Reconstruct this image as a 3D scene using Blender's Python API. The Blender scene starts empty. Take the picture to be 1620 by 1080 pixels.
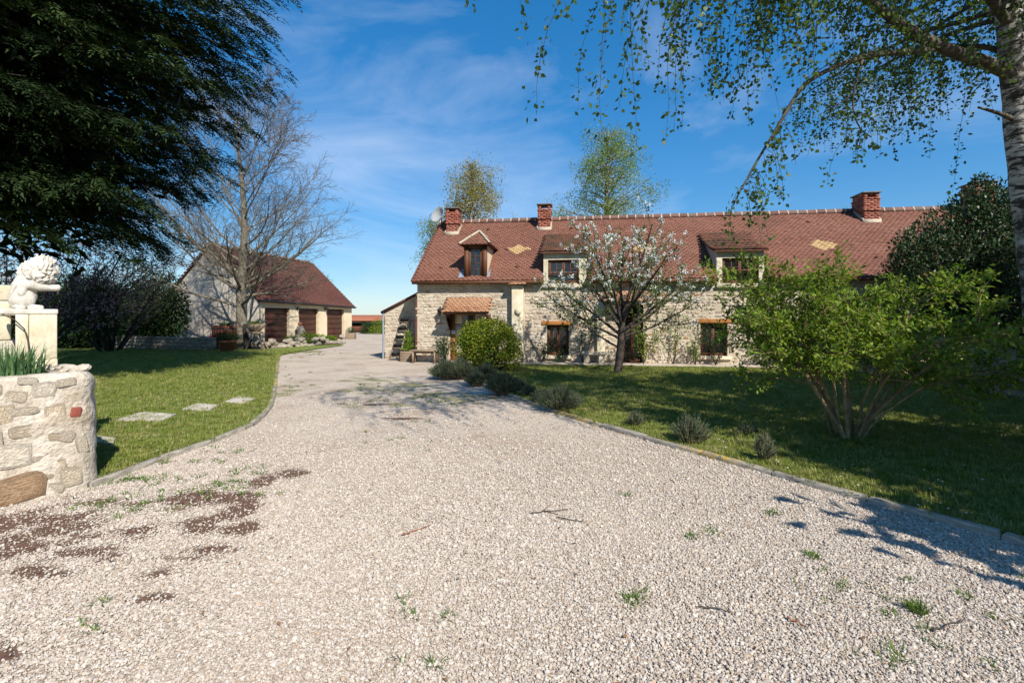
import bpy, bmesh, math, random
import numpy as np
from mathutils import Vector, Matrix

# ---------------------------------------------------------------- camera, sky, sun, exposure
SC = bpy.context.scene
COL = SC.collection
R = math.radians
F, CX, HY, EYE = 765.0, 810.0, 500.0, 1.6        # focal length and horizon of the 1620 x 1080 photograph

cam_d = bpy.data.cameras.new('camera')
cam_d.sensor_width = 36.0
cam_d.lens = 36.0 * F / 1620.0
cam_d.shift_y = -(540.0 - HY) / 1620.0
cam_d.clip_start = 0.05
cam_d.clip_end = 3000
cam = bpy.data.objects.new('camera', cam_d)
cam.location = (0, 0, EYE)
cam.rotation_euler = (R(90), 0, 0)
COL.objects.link(cam)
SC.camera = cam

SUN_EL, SUN_AZ = 41.0, 151.0                      # azimuth clockwise from +Y (straight ahead)
world = bpy.data.worlds.new('World')
SC.world = world
world.use_nodes = True
wn, wl = world.node_tree.nodes, world.node_tree.links
wn.clear()
w_out = wn.new('ShaderNodeOutputWorld')
w_bg = wn.new('ShaderNodeBackground'); w_bg.inputs[1].default_value = 0.138
w_sky = wn.new('ShaderNodeTexSky'); w_sky.sky_type = 'NISHITA'; w_sky.sun_disc = False
w_sky.sun_elevation = R(SUN_EL); w_sky.sun_rotation = R(SUN_AZ)
w_sky.air_density = 1.2; w_sky.dust_density = 0.1; w_sky.ozone_density = 2.0; w_sky.altitude = 100
w_tc = wn.new('ShaderNodeTexCoord')
w_map = wn.new('ShaderNodeMapping'); w_map.inputs['Scale'].default_value = (1.6, 1.0, 3.2)
w_map.inputs['Rotation'].default_value = (0.2, 0.62, 0.3); w_map.inputs['Location'].default_value = (0.33, 0.0, 0.12)
w_n1 = wn.new('ShaderNodeTexNoise'); w_n1.inputs['Scale'].default_value = 1.25; w_n1.inputs['Detail'].default_value = 9
w_n1.inputs['Roughness'].default_value = 0.58; w_n1.inputs['Distortion'].default_value = 0.7
w_r = wn.new('ShaderNodeValToRGB')
w_r.color_ramp.elements[0].position = 0.46; w_r.color_ramp.elements[0].color = (0, 0, 0, 1)
w_r.color_ramp.elements[1].position = 0.80; w_r.color_ramp.elements[1].color = (0.44, 0.44, 0.44, 1)
w_mix = wn.new('ShaderNodeMixRGB'); w_mix.inputs[2].default_value = (4.6, 5.0, 5.6, 1)
wl.new(w_tc.outputs['Generated'], w_map.inputs[0]); wl.new(w_map.outputs[0], w_n1.inputs['Vector'])
wl.new(w_n1.outputs['Fac'], w_r.inputs[0]); wl.new(w_r.outputs[0], w_mix.inputs[0])
w_hs = wn.new('ShaderNodeHueSaturation'); w_hs.inputs['Saturation'].default_value = 1.40
w_tint = wn.new('ShaderNodeMixRGB'); w_tint.blend_type = 'MULTIPLY'; w_tint.inputs[0].default_value = 1.0; w_tint.inputs[2].default_value = (0.64, 0.88, 1.24, 1)
w_gam = wn.new('ShaderNodeGamma'); w_gam.inputs[1].default_value = 0.66
wl.new(w_sky.outputs[0], w_tint.inputs[1]); wl.new(w_tint.outputs[0], w_gam.inputs[0]); wl.new(w_gam.outputs[0], w_hs.inputs['Color']); wl.new(w_hs.outputs[0], w_mix.inputs[1]); wl.new(w_mix.outputs[0], w_bg.inputs[0]); wl.new(w_bg.outputs[0], w_out.inputs[0])

sun_d = bpy.data.lights.new('sun', 'SUN'); sun_d.energy = 4.9; sun_d.angle = R(0.53); sun_d.color = (1.0, 0.935, 0.84)
sun = bpy.data.objects.new('sun', sun_d); COL.objects.link(sun)
to_sun = Vector((math.sin(R(SUN_AZ)) * math.cos(R(SUN_EL)), math.cos(R(SUN_AZ)) * math.cos(R(SUN_EL)), math.sin(R(SUN_EL))))
sun.rotation_euler = to_sun.to_track_quat('Z', 'Y').to_euler()
sun.location = (8, -14, 20)

vs = SC.view_settings
vs.view_transform = 'Standard'; vs.look = 'None'; vs.exposure = 0.63; vs.gamma = 1.0; vs.use_curve_mapping = False
SC.cycles.use_denoising = True
SC.cycles.max_bounces = 5; SC.cycles.diffuse_bounces = 3; SC.cycles.glossy_bounces = 2; SC.cycles.transmission_bounces = 3; SC.cycles.transparent_max_bounces = 4; SC.cycles.caustics_reflective = False; SC.cycles.caustics_refractive = False

# ---------------------------------------------------------------- coordinates read off the photograph
def P(x, y, d):
    return np.array(((x - CX) / F * d, d, EYE + (HY - y) / F * d))
def G(x, y, z=0.0):
    return P(x, y, F * (EYE - z) / (y - HY))

class Frame:
    """A building's own axes: x along its front, y into it, z up."""
    def __init__(s, ox, oy, ang):
        s.o = np.array((ox, oy, 0.0)); s.a = ang
        c, n = math.cos(ang), math.sin(ang)
        s.M = np.array(((c, -n, 0), (n, c, 0), (0, 0, 1.0)))
    def ray(s, px, py):
        o = s.M.T @ (np.array((0, 0, EYE)) - s.o)
        d = s.M.T @ np.array(((px - CX) / F, 1.0, (HY - py) / F))
        return o, d
    def at(s, px, py, y=0.0):                     # where the line of sight meets the plane y
        o, d = s.ray(px, py); return o + d * (y - o[1]) / d[1]
    def at_x(s, px, py, x=0.0):
        o, d = s.ray(px, py); return o + d * (x - o[0]) / d[0]
    def on(s, px, py, p0, n):                     # ... meets a plane
        o, d = s.ray(px, py); n = np.array(n); return o + d * (np.dot(np.array(p0) - o, n) / np.dot(d, n))
    def w(s, p):
        return s.o + s.M @ np.array(p)

# ---------------------------------------------------------------- mesh builders
def nz(v):
    return v / np.maximum(np.linalg.norm(v, axis=-1, keepdims=True), 1e-9)

class MB:
    """Collects vertices and faces; v is one number per face that the material may turn into colour."""
    def __init__(s):
        s.V = []; s.Fq = []; s.Ft = []; s.vq = []; s.vt = []; s.n = 0
    def add(s, V, faces, v=None):
        V = np.asarray(V, float).reshape(-1, 3); faces = np.asarray(faces, int)
        if len(faces) == 0: return
        f = faces + s.n
        v = np.full(len(f), 0.5) if v is None else np.broadcast_to(np.asarray(v, float), (len(f),))
        if f.shape[1] == 4: s.Fq.append(f); s.vq.append(v)
        else: s.Ft.append(f); s.vt.append(v)
        s.V.append(V); s.n += len(V)
    def boxes(s, c, ax, ay, az, hx, hy, hz, v=None):
        c = np.atleast_2d(np.asarray(c, float)); N = len(c)
        def b(a): return np.broadcast_to(np.asarray(a, float), (N, 3))
        def h(a): return np.broadcast_to(np.asarray(a, float), (N,))[:, None]
        X, Y, Z = b(ax) * h(hx), b(ay) * h(hy), b(az) * h(hz)
        sg = [(-1, -1, -1), (1, -1, -1), (1, 1, -1), (-1, 1, -1), (-1, -1, 1), (1, -1, 1), (1, 1, 1), (-1, 1, 1)]
        V = np.stack([c + a * X + d * Y + e * Z for a, d, e in sg], 1)
        q = np.array([(0, 3, 2, 1), (4, 5, 6, 7), (0, 1, 5, 4), (1, 2, 6, 5), (2, 3, 7, 6), (3, 0, 4, 7)])
        Fc = (np.arange(N) * 8)[:, None, None] + q[None]
        vv = None if v is None else np.repeat(np.broadcast_to(np.asarray(v, float), (N,)), 6)
        s.add(V, Fc.reshape(-1, 4), vv)
    def box(s, x0, x1, y0, y1, z0, z1, v=None):
        s.boxes(((x0 + x1) / 2, (y0 + y1) / 2, (z0 + z1) / 2), (1, 0, 0), (0, 1, 0), (0, 0, 1), abs(x1 - x0) / 2, abs(y1 - y0) / 2, abs(z1 - z0) / 2, v)
        return s
    def tubes(s, Pn, Rn, sides=5, v=None, cap=False):
        Pn = np.asarray(Pn, float); Rn = np.asarray(Rn, float)
        if len(Pn) == 0: return
        N, K = Pn.shape[:2]
        T = nz(np.gradient(Pn, axis=1)); m = nz(T.mean(1))
        ref = np.where((np.abs(m[:, 2]) > 0.8)[:, None], np.array((1.0, 0.03, 0)), np.array((0, 0.03, 1.0)))[:, None, :]
        A = nz(np.cross(T, np.broadcast_to(ref, T.shape))); B = np.cross(T, A)
        ang = np.arange(sides) / sides * 2 * math.pi
        V = Pn[:, :, None] + Rn[:, :, None, None] * (np.cos(ang)[:, None] * A[:, :, None] + np.sin(ang)[:, None] * B[:, :, None])
        i = np.arange(N)[:, None, None] * K * sides; k = np.arange(K - 1)[None, :, None] * sides; j = np.arange(sides)[None, None]
        j2 = (j + 1) % sides
        q = np.stack([i + k + j, i + k + j2, i + k + sides + j2, i + k + sides + j], -1).reshape(-1, 4)
        vv = None if v is None else np.repeat(np.broadcast_to(np.asarray(v, float), (N,)), (K - 1) * sides)
        s.add(V, q, vv)
        if cap:
            for e in (0, K - 1):
                c = np.concatenate([V[:, e], Pn[:, e:e + 1]], 1); t = np.stack([j[0, 0], j2[0, 0], np.full(sides, sides)], -1)
                s.add(c, (np.arange(N)[:, None, None] * (sides + 1) + t[None]).reshape(-1, 3))
    def leaves(s, pos, axis, nrm, L, W, v=None, fold=0.25):
        N = len(pos); axis = nz(axis); side = nz(np.cross(axis, nrm)); up = np.cross(side, axis)
        L = np.broadcast_to(L, (N,))[:, None]; W = np.broadcast_to(W, (N,))[:, None]
        a = pos; m = pos + axis * L * 0.42 + up * W * fold
        V = np.stack([a, m + side * W * 0.5, pos + axis * L, m - side * W * 0.5], 1)
        s.add(V, (np.arange(N) * 4)[:, None] + np.arange(4)[None], v)
    def lathe(s, prof, c=(0, 0, 0), sides=16, v=None):
        pr = np.asarray(prof, float); K = len(pr); ang = np.arange(sides) / sides * 2 * math.pi
        V = np.stack([pr[:, None, 0] * np.cos(ang) + c[0], pr[:, None, 0] * np.sin(ang) + c[1], np.repeat(pr[:, None, 1], sides, 1) + c[2]], -1)
        j = np.arange(sides); j2 = (j + 1) % sides; k = np.arange(K - 1)[:, None] * sides
        s.add(V, np.stack([k + j, k + j2, k + sides + j2, k + sides + j], -1).reshape(-1, 4), v)
        return s
    def poly(s, pts, v=None):                      # a flat fan
        pts = np.asarray(pts, float)
        if len(pts) == 4: s.add(pts, [(0, 1, 2, 3)], v)
        else: s.add(pts, [(0, i, i + 1) for i in range(1, len(pts) - 1)], v)
        return s
    def prism(s, prof, x0, x1, v=None):            # profile in (y, z) drawn out along x
        n = len(prof); a = [(x0, p[0], p[1]) for p in prof]; b = [(x1, p[0], p[1]) for p in prof]
        s.add(a + b, [(i, (i + 1) % n, n + (i + 1) % n, n + i) for i in range(n)], v)
        s.poly(a, v); s.poly(b[::-1], v); return s
    def mesh(s, name, smooth=False):
        me = bpy.data.meshes.new(name)
        V = np.concatenate(s.V) if s.V else np.zeros((0, 3))
        q = np.concatenate(s.Fq) if s.Fq else np.zeros((0, 4), int); t = np.concatenate(s.Ft) if s.Ft else np.zeros((0, 3), int)
        vv = np.concatenate(s.vq + s.vt) if (s.vq or s.vt) else np.zeros(0)
        me.vertices.add(len(V)); me.vertices.foreach_set('co', V.ravel())
        loops = np.concatenate([q.ravel(), t.ravel()]); nl = len(loops); nf = len(q) + len(t)
        me.loops.add(nl); me.loops.foreach_set('vertex_index', loops)
        me.polygons.add(nf)
        st = np.concatenate([np.arange(len(q)) * 4, len(q) * 4 + np.arange(len(t)) * 3])
        me.polygons.foreach_set('loop_start', st)
        me.polygons.foreach_set('loop_total', np.concatenate([np.full(len(q), 4), np.full(len(t), 3)]))
        if smooth: me.polygons.foreach_set('use_smooth', np.ones(nf, bool))
        me.update(calc_edges=True)
        at = me.attributes.new('v', 'FLOAT', 'FACE'); at.data.foreach_set('value', vv)
        me.validate()
        return me
    def build(s, name, mat, parent=None, smooth=False, **kw):
        return obj(name, s.mesh(name, smooth), mat, parent, **kw)

def count_tris():
    return sum(sum(max(0, p.loop_total - 2) for p in m.polygons) if len(m.polygons) < 3000 else 2 * len(m.polygons) for m in bpy.data.meshes)
def tag(o, label=None, cat=None, group=None, kind=None):
    if label: o['label'] = label
    if cat: o['category'] = cat
    if group: o['group'] = group
    if kind: o['kind'] = kind
    return o
def obj(name, me, mat=None, parent=None, **kw):
    o = bpy.data.objects.new(name, me); COL.objects.link(o)
    if mat is not None and len(me.materials) == 0: me.materials.append(mat)
    if parent is not None: o.parent = parent
    return tag(o, **kw)
def empty(name, loc=(0, 0, 0), rz=0.0, **kw):
    o = bpy.data.objects.new(name, None); COL.objects.link(o); o.location = loc; o.rotation_euler = (0, 0, rz)
    o.empty_display_size = 0.2
    return tag(o, **kw)
def bevel(o, w=0.01, seg=2):
    m = o.modifiers.new('bevel', 'BEVEL'); m.width = w; m.segments = seg; m.limit_method = 'ANGLE'; return o

# ---------------------------------------------------------------- materials
def mat(name):
    m = bpy.data.materials.new(name); m.use_nodes = True
    return m, m.node_tree.nodes, m.node_tree.links, m.node_tree.nodes['Principled BSDF']
def ramp(n, cols, pos=None):
    r = n.new('ShaderNodeValToRGB'); e = r.color_ramp.elements
    pos = pos or [i / max(1, len(cols) - 1) for i in range(len(cols))]
    while len(e) < len(cols): e.new(0.5)
    for i, (c, p) in enumerate(zip(cols, pos)):
        e[i].position = p; e[i].color = (c[0], c[1], c[2], 1)
    return r
def noise(n, l, scale, detail=6, rough=0.6, vec='Object', stretch=None, dist=0.0):
    t = n.new('ShaderNodeTexCoord'); x = n.new('ShaderNodeTexNoise')
    x.inputs['Scale'].default_value = scale; x.inputs['Detail'].default_value = detail; x.inputs['Roughness'].default_value = rough
    x.inputs['Distortion'].default_value = dist
    if stretch:
        mp = n.new('ShaderNodeMapping'); mp.inputs['Scale'].default_value = stretch
        l.new(t.outputs[vec], mp.inputs[0]); l.new(mp.outputs[0], x.inputs['Vector'])
    else: l.new(t.outputs[vec], x.inputs['Vector'])
    return x
def mixc(n, l, a, b, fac, mode='MIX'):
    m = n.new('ShaderNodeMixRGB'); m.blend_type = mode
    for i, s in ((0, fac), (1, a), (2, b)):
        if isinstance(s, (int, float)): m.inputs[i].default_value = s
        elif isinstance(s, tuple): m.inputs[i].default_value = (*s, 1)
        else: l.new(s, m.inputs[i])
    return m.outputs[0]
def bump(n, l, bsdf, h, strength=0.5, dist=0.02, prev=None):
    b = n.new('ShaderNodeBump'); b.inputs['Strength'].default_value = strength; b.inputs['Distance'].default_value = dist
    l.new(h, b.inputs['Height'])
    if prev is not None: l.new(prev, b.inputs['Normal'])
    l.new(b.outputs[0], bsdf.inputs['Normal']); return b.outputs[0]
def attr(n, name='v'):
    a = n.new('ShaderNodeAttribute'); a.attribute_name = name; return a
def basic(name, cols, scale=8, rough=0.8, bstr=0.3, bdist=0.01, detail=6, stretch=None, fine=None, spec=0.3, lo=0.3, hi=0.7, metal=0.0):
    m, n, l, b = mat(name)
    x = noise(n, l, scale, detail, stretch=stretch); r = ramp(n, cols, [lo + (hi - lo) * i / max(1, len(cols) - 1) for i in range(len(cols))])
    l.new(x.outputs['Fac'], r.inputs[0]); c = r.outputs[0]; h = x.outputs['Fac']
    if fine:
        y = noise(n, l, fine, 4); c = mixc(n, l, c, y.outputs['Fac'], 0.35, 'OVERLAY'); h = y.outputs['Fac']
    l.new(c, b.inputs['Base Color']); b.inputs['Roughness'].default_value = rough; b.inputs['Specular IOR Level'].default_value = spec
    b.inputs['Metallic'].default_value = metal
    if bstr: bump(n, l, b, h, bstr, bdist)
    return m
def pieces(name, cols, pos=None, src='v', rough=0.85, scale=18, amount=0.45, bstr=0.4, bdist=0.008, spec=0.25, stain=None):
    """Pieces of one kind, each its own shade: src 'v' reads the face number, 'random' the object's random number."""
    m, n, l, b = mat(name)
    s = attr(n).outputs['Fac'] if src == 'v' else n.new('ShaderNodeObjectInfo').outputs['Random']
    r = ramp(n, cols, pos); l.new(s, r.inputs[0]); x = noise(n, l, scale, 7)
    c = mixc(n, l, r.outputs[0], x.outputs['Fac'], amount, 'OVERLAY')
    if stain:
        y = noise(n, l, stain[0], 5); yr = ramp(n, [(0, 0, 0), (1, 1, 1)], [stain[2], stain[2] + 0.22]); l.new(y.outputs['Fac'], yr.inputs[0])
        k = n.new('ShaderNodeMath'); k.operation = 'MULTIPLY'; k.inputs[1].default_value = stain[3]; l.new(yr.outputs[0], k.inputs[0])
        c = mixc(n, l, c, stain[1], k.outputs[0])
    l.new(c, b.inputs['Base Color']); b.inputs['Roughness'].default_value = rough; b.inputs['Specular IOR Level'].default_value = spec
    if bstr: bump(n, l, b, x.outputs['Fac'], bstr, bdist)
    return m
def leaf(name, cols, pos=None, trans=0.35, rough=0.5, spec=0.35, tcol=None, src='v'):
    m, n, l, b = mat(name)
    s = attr(n).outputs['Fac'] if src == 'v' else n.new('ShaderNodeObjectInfo').outputs['Random']
    r = ramp(n, cols, pos); l.new(s, r.inputs[0])
    l.new(r.outputs[0], b.inputs['Base Color']); b.inputs['Roughness'].default_value = rough; b.inputs['Specular IOR Level'].default_value = spec
    t = n.new('ShaderNodeBsdfTranslucent'); g = mixc(n, l, r.outputs[0], tcol or (1.35, 1.35, 0.55), 1.0, 'MULTIPLY'); l.new(g, t.inputs[0])
    mx = n.new('ShaderNodeMixShader'); mx.inputs[0].default_value = trans
    out = n['Material Output']; l.new(b.outputs[0], mx.inputs[1]); l.new(t.outputs[0], mx.inputs[2]); l.new(mx.outputs[0], out.inputs[0])
    return m

M = {}
M['mortar'] = basic('lime_mortar', [(0.34, 0.275, 0.20), (0.45, 0.385, 0.30), (0.53, 0.465, 0.375)], 2.2, 0.95, 0.9, 0.02, fine=26)
M['wall_stone'] = pieces('limestone', [(0.37, 0.295, 0.21), (0.46, 0.39, 0.30), (0.52, 0.46, 0.375), (0.43, 0.37, 0.29), (0.29, 0.235, 0.175), (0.33, 0.18, 0.095)], [0, 0.3, 0.55, 0.78, 0.93, 1.0], 'random', 0.92, 14, 0.6, 0.7, 0.015)
M['wall_stone_v'] = pieces('limestone_small', [(0.37, 0.295, 0.21), (0.46, 0.39, 0.30), (0.52, 0.46, 0.375), (0.43, 0.37, 0.29), (0.29, 0.235, 0.175), (0.33, 0.18, 0.095)], [0, 0.3, 0.55, 0.78, 0.93, 1.0], 'v', 0.92, 14, 0.6, 0.7, 0.015)
M['limewash'] = basic('limewashed_mortar', [(0.34, 0.28, 0.205), (0.49, 0.43, 0.35), (0.58, 0.53, 0.45)], 3.5, 0.95, 1.0, 0.03, fine=22)
M['rubble'] = pieces('rubble_stone', [(0.44, 0.36, 0.26), (0.50, 0.43, 0.33), (0.42, 0.36, 0.28), (0.53, 0.47, 0.38), (0.48, 0.38, 0.26), (0.36, 0.31, 0.25)], None, 'random', 0.93, 9, 0.7, 0.9, 0.03)
M['rust_stone'] = basic('rust_brown_stone', [(0.21, 0.13, 0.075), (0.33, 0.215, 0.125), (0.40, 0.29, 0.19)], 5, 0.9, 0.9, 0.03, fine=18)
M['red_tile'] = basic('red_brick_piece', [(0.20, 0.05, 0.035), (0.27, 0.075, 0.05)], 9, 0.85, 0.4, 0.01)
M['dressed'] = basic('dressed_stone', [(0.44, 0.37, 0.24), (0.57, 0.50, 0.36), (0.62, 0.57, 0.45)], 4, 0.9, 0.35, 0.01, fine=30)
M['render'] = basic('cream_render', [(0.55, 0.45, 0.30), (0.61, 0.51, 0.35), (0.64, 0.55, 0.39)], 2, 0.95, 0.3, 0.008, fine=60)
M['roughcast'] = basic('grey_roughcast', [(0.40, 0.35, 0.29), (0.48, 0.43, 0.36), (0.53, 0.48, 0.41)], 1.6, 0.97, 0.6, 0.012, fine=40)
M['surround'] = basic('dormer_surround', [(0.42, 0.37, 0.27), (0.54, 0.48, 0.36), (0.58, 0.53, 0.42)], 3, 0.9, 0.25, 0.008, fine=25)
M['tile'] = pieces('clay_tile', [(0.115, 0.052, 0.037), (0.158, 0.068, 0.045), (0.182, 0.080, 0.054), (0.20, 0.093, 0.065), (0.15, 0.078, 0.056)], None, 'v', 0.82, 9, 0.5, 0.3, 0.006, 0.25, (0.55, (0.10, 0.052, 0.038), 0.50, 0.42))
M['tile_mossy'] = pieces('mossy_clay_tile', [(0.09, 0.045, 0.028), (0.15, 0.062, 0.04), (0.12, 0.07, 0.045)], None, 'v', 0.9, 9, 0.6, 0.3, 0.006, 0.2, (1.6, (0.045, 0.042, 0.025), 0.42, 0.75))
M['tile_old'] = pieces('old_garage_tile', [(0.075, 0.032, 0.026), (0.105, 0.042, 0.032), (0.13, 0.052, 0.040), (0.09, 0.040, 0.031)], None, 'v', 0.85, 7, 0.5, 0.3, 0.006)
M['tile_canopy'] = pieces('canopy_tile', [(0.17, 0.08, 0.045), (0.30, 0.15, 0.08), (0.37, 0.22, 0.13), (0.24, 0.10, 0.055)], None, 'v', 0.88, 14, 0.5, 0.3, 0.006)
M['tile_yellow'] = pieces('yellow_tile', [(0.34, 0.21, 0.085), (0.42, 0.29, 0.14), (0.27, 0.155, 0.065)], None, 'v', 0.85, 14, 0.4, 0.3, 0.006)
M['underlay'] = basic('roof_underlay', [(0.07, 0.03, 0.022), (0.12, 0.045, 0.03)], 6, 0.9, 0)
M['ridge'] = pieces('ridge_clay', [(0.10, 0.055, 0.045), (0.17, 0.085, 0.065), (0.13, 0.10, 0.085)], None, 'random', 0.85, 14, 0.5)
M['cream'] = basic('cream_mortar', [(0.33, 0.28, 0.21), (0.45, 0.39, 0.30)], 10, 0.95, 0.4, 0.008)
M['brick'] = pieces('red_brick', [(0.20, 0.065, 0.042), (0.29, 0.095, 0.062), (0.34, 0.13, 0.085), (0.24, 0.10, 0.075)], None, 'v', 0.88, 20, 0.5, 0.4, 0.006)
M['brick_joint'] = basic('brick_joint', [(0.36, 0.26, 0.20), (0.45, 0.34, 0.27)], 12, 0.95, 0.3)
M['cap'] = basic('chimney_slab', [(0.10, 0.10, 0.09), (0.20, 0.19, 0.17)], 8, 0.9, 0.3)
M['zinc'] = basic('zinc', [(0.30, 0.34, 0.38), (0.42, 0.46, 0.50)], 6, 0.45, 0.1, metal=0.6)
M['wood'] = basic('brown_window_wood', [(0.075, 0.028, 0.012), (0.125, 0.05, 0.022)], 14, 0.6, 0.2, 0.003, stretch=(6, 6, 0.8))
M['wood_orange'] = basic('orange_oak', [(0.26, 0.10, 0.025), (0.40, 0.17, 0.045)], 10, 0.65, 0.3, 0.004, stretch=(0.7, 6, 6))
M['wood_grey'] = basic('weathered_wood', [(0.17, 0.12, 0.08), (0.30, 0.23, 0.16)], 10, 0.85, 0.4, 0.004, stretch=(0.8, 6, 6))
M['wood_red'] = basic('red_brown_plank', [(0.10, 0.035, 0.02), (0.17, 0.06, 0.035)], 10, 0.75, 0.3, 0.004, stretch=(6, 6, 0.8))
M['door_brown'] = basic('garage_door_brown', [(0.055, 0.022, 0.014), (0.080, 0.032, 0.020)], 3, 0.42, 0.05)
M['black'] = basic('black_plastic_and_dark_backing', [(0.012, 0.012, 0.012), (0.025, 0.025, 0.025)], 8, 0.5, 0.1)
M['iron'] = basic('dark_iron', [(0.02, 0.02, 0.02), (0.05, 0.048, 0.045)], 10, 0.5, 0.2, metal=0.4)
M['plaster_white'] = basic('statue_stone', [(0.40, 0.36, 0.29), (0.53, 0.49, 0.43), (0.60, 0.57, 0.51)], 7, 0.9, 0.5, 0.006, fine=45)
M['terracotta'] = basic('terracotta', [(0.22, 0.075, 0.038), (0.33, 0.125, 0.07)], 9, 0.85, 0.2)
M['white'] = basic('white_enamel', [(0.72, 0.72, 0.72), (0.80, 0.80, 0.80)], 4, 0.4, 0)
M['blue'] = basic('blue_enamel', [(0.04, 0.07, 0.20), (0.05, 0.09, 0.24)], 4, 0.4, 0)
M['red'] = basic('red_plastic', [(0.45, 0.02, 0.05), (0.55, 0.03, 0.07)], 4, 0.5, 0)
M['lime'] = basic('lime_plastic', [(0.30, 0.55, 0.04), (0.36, 0.62, 0.06)], 4, 0.5, 0)
M['dish'] = basic('grey_dish', [(0.28, 0.30, 0.31), (0.36, 0.38, 0.39)], 4, 0.5, 0)
M['slab'] = basic('paving_slab', [(0.34, 0.30, 0.24), (0.46, 0.41, 0.34), (0.52, 0.48, 0.41)], 6, 0.92, 0.5, 0.01, fine=40)
M['soil'] = basic('dark_soil', [(0.045, 0.028, 0.018), (0.10, 0.062, 0.04), (0.15, 0.095, 0.06)], 5, 0.98, 0.8, 0.04, fine=40)
M['path'] = basic('terrace_gravel', [(0.38, 0.32, 0.25), (0.50, 0.43, 0.35)], 12, 0.95, 0.6, 0.01, fine=90)
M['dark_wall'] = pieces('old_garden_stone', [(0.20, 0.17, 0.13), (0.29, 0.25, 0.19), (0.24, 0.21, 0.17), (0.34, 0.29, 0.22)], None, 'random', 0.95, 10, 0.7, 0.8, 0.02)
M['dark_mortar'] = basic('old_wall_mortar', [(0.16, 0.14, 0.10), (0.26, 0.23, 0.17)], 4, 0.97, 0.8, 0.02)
M['bark'] = basic('grey_bark', [(0.09, 0.078, 0.056), (0.17, 0.15, 0.112), (0.23, 0.205, 0.155)], 9, 0.95, 0.8, 0.03, stretch=(1, 1, 0.35))
M['bark_twig'] = basic('bare_twig_bark', [(0.10, 0.082, 0.062), (0.16, 0.135, 0.10)], 3, 0.9, 0)
M['bark_limb'] = basic('birch_limb_bark', [(0.03, 0.025, 0.02), (0.075, 0.062, 0.048), (0.15, 0.13, 0.105)], 14, 0.9, 0.7, 0.015)
M['bark_dark'] = basic('dark_bark', [(0.022, 0.017, 0.013), (0.055, 0.042, 0.032)], 10, 0.95, 0.7, 0.02, stretch=(1, 1, 0.35))
M['bark_ochre'] = basic('lichened_stem', [(0.13, 0.085, 0.05), (0.24, 0.17, 0.085), (0.32, 0.25, 0.15)], 11, 0.9, 0.6, 0.01)
M['bark_cherry'] = basic('cherry_bark', [(0.035, 0.026, 0.022), (0.085, 0.065, 0.052)], 12, 0.85, 0.5, 0.01)

def kerb_material():
    m, n, l, b = mat('kerb_stone_lichen')
    x = noise(n, l, 5, 6, vec='Object'); t = n.new('ShaderNodeTexCoord'); g = n.new('ShaderNodeNewGeometry')
    r = ramp(n, [(0.16, 0.14, 0.11), (0.29, 0.26, 0.21), (0.40, 0.36, 0.30)], [0.35, 0.52, 0.68]); l.new(x.outputs['Fac'], r.inputs[0])
    y = n.new('ShaderNodeTexNoise'); y.inputs['Scale'].default_value = 0.75; y.inputs['Detail'].default_value = 8; l.new(g.outputs['Position'], y.inputs['Vector'])
    k = ramp(n, [(0, 0, 0), (1, 1, 1)], [0.52, 0.60]); l.new(y.outputs['Fac'], k.inputs[0])
    z = n.new('ShaderNodeTexNoise'); z.inputs['Scale'].default_value = 22; z.inputs['Detail'].default_value = 4; l.new(g.outputs['Position'], z.inputs['Vector'])
    k2 = ramp(n, [(0, 0, 0), (0.9, 0.9, 0.9)], [0.42, 0.55]); l.new(z.outputs['Fac'], k2.inputs[0])
    f = mixc(n, l, k.outputs[0], k2.outputs[0], 1.0, 'MULTIPLY')
    l.new(mixc(n, l, r.outputs[0], (0.50, 0.32, 0.05), f), b.inputs['Base Color']); b.inputs['Roughness'].default_value = 0.95
    bump(n, l, b, z.outputs['Fac'], 0.6, 0.01); return m
M['kerb'] = kerb_material()

def birch_bark():
    m, n, l, b = mat('birch_bark')
    x = noise(n, l, 5.5, 5, 0.65, stretch=(1, 1, 3.2), dist=0.6); y = noise(n, l, 1.7, 5, 0.7, stretch=(1, 1, 0.8))
    r = ramp(n, [(0.018, 0.015, 0.013), (0.05, 0.04, 0.033), (0.36, 0.34, 0.31), (0.50, 0.48, 0.45)], [0.38, 0.45, 0.50, 0.72]); l.new(x.outputs['Fac'], r.inputs[0])
    k = ramp(n, [(0, 0, 0), (1, 1, 1)], [0.50, 0.60]); l.new(y.outputs['Fac'], k.inputs[0])
    l.new(mixc(n, l, r.outputs[0], (0.035, 0.028, 0.022), k.outputs[0]), b.inputs['Base Color']); b.inputs['Roughness'].default_value = 0.85
    bump(n, l, b, x.outputs['Fac'], 0.8, 0.02); return m
M['bark_birch'] = birch_bark()

def glass():
    m, n, l, b = mat('window_glass')
    b.inputs['Base Color'].default_value = (0.012, 0.013, 0.014, 1); b.inputs['Roughness'].default_value = 0.035; b.inputs['Specular IOR Level'].default_value = 0.75
    x = noise(n, l, 1.4, 2); bump(n, l, b, x.outputs['Fac'], 0.12, 0.02); return m
M['glass'] = glass()

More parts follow.
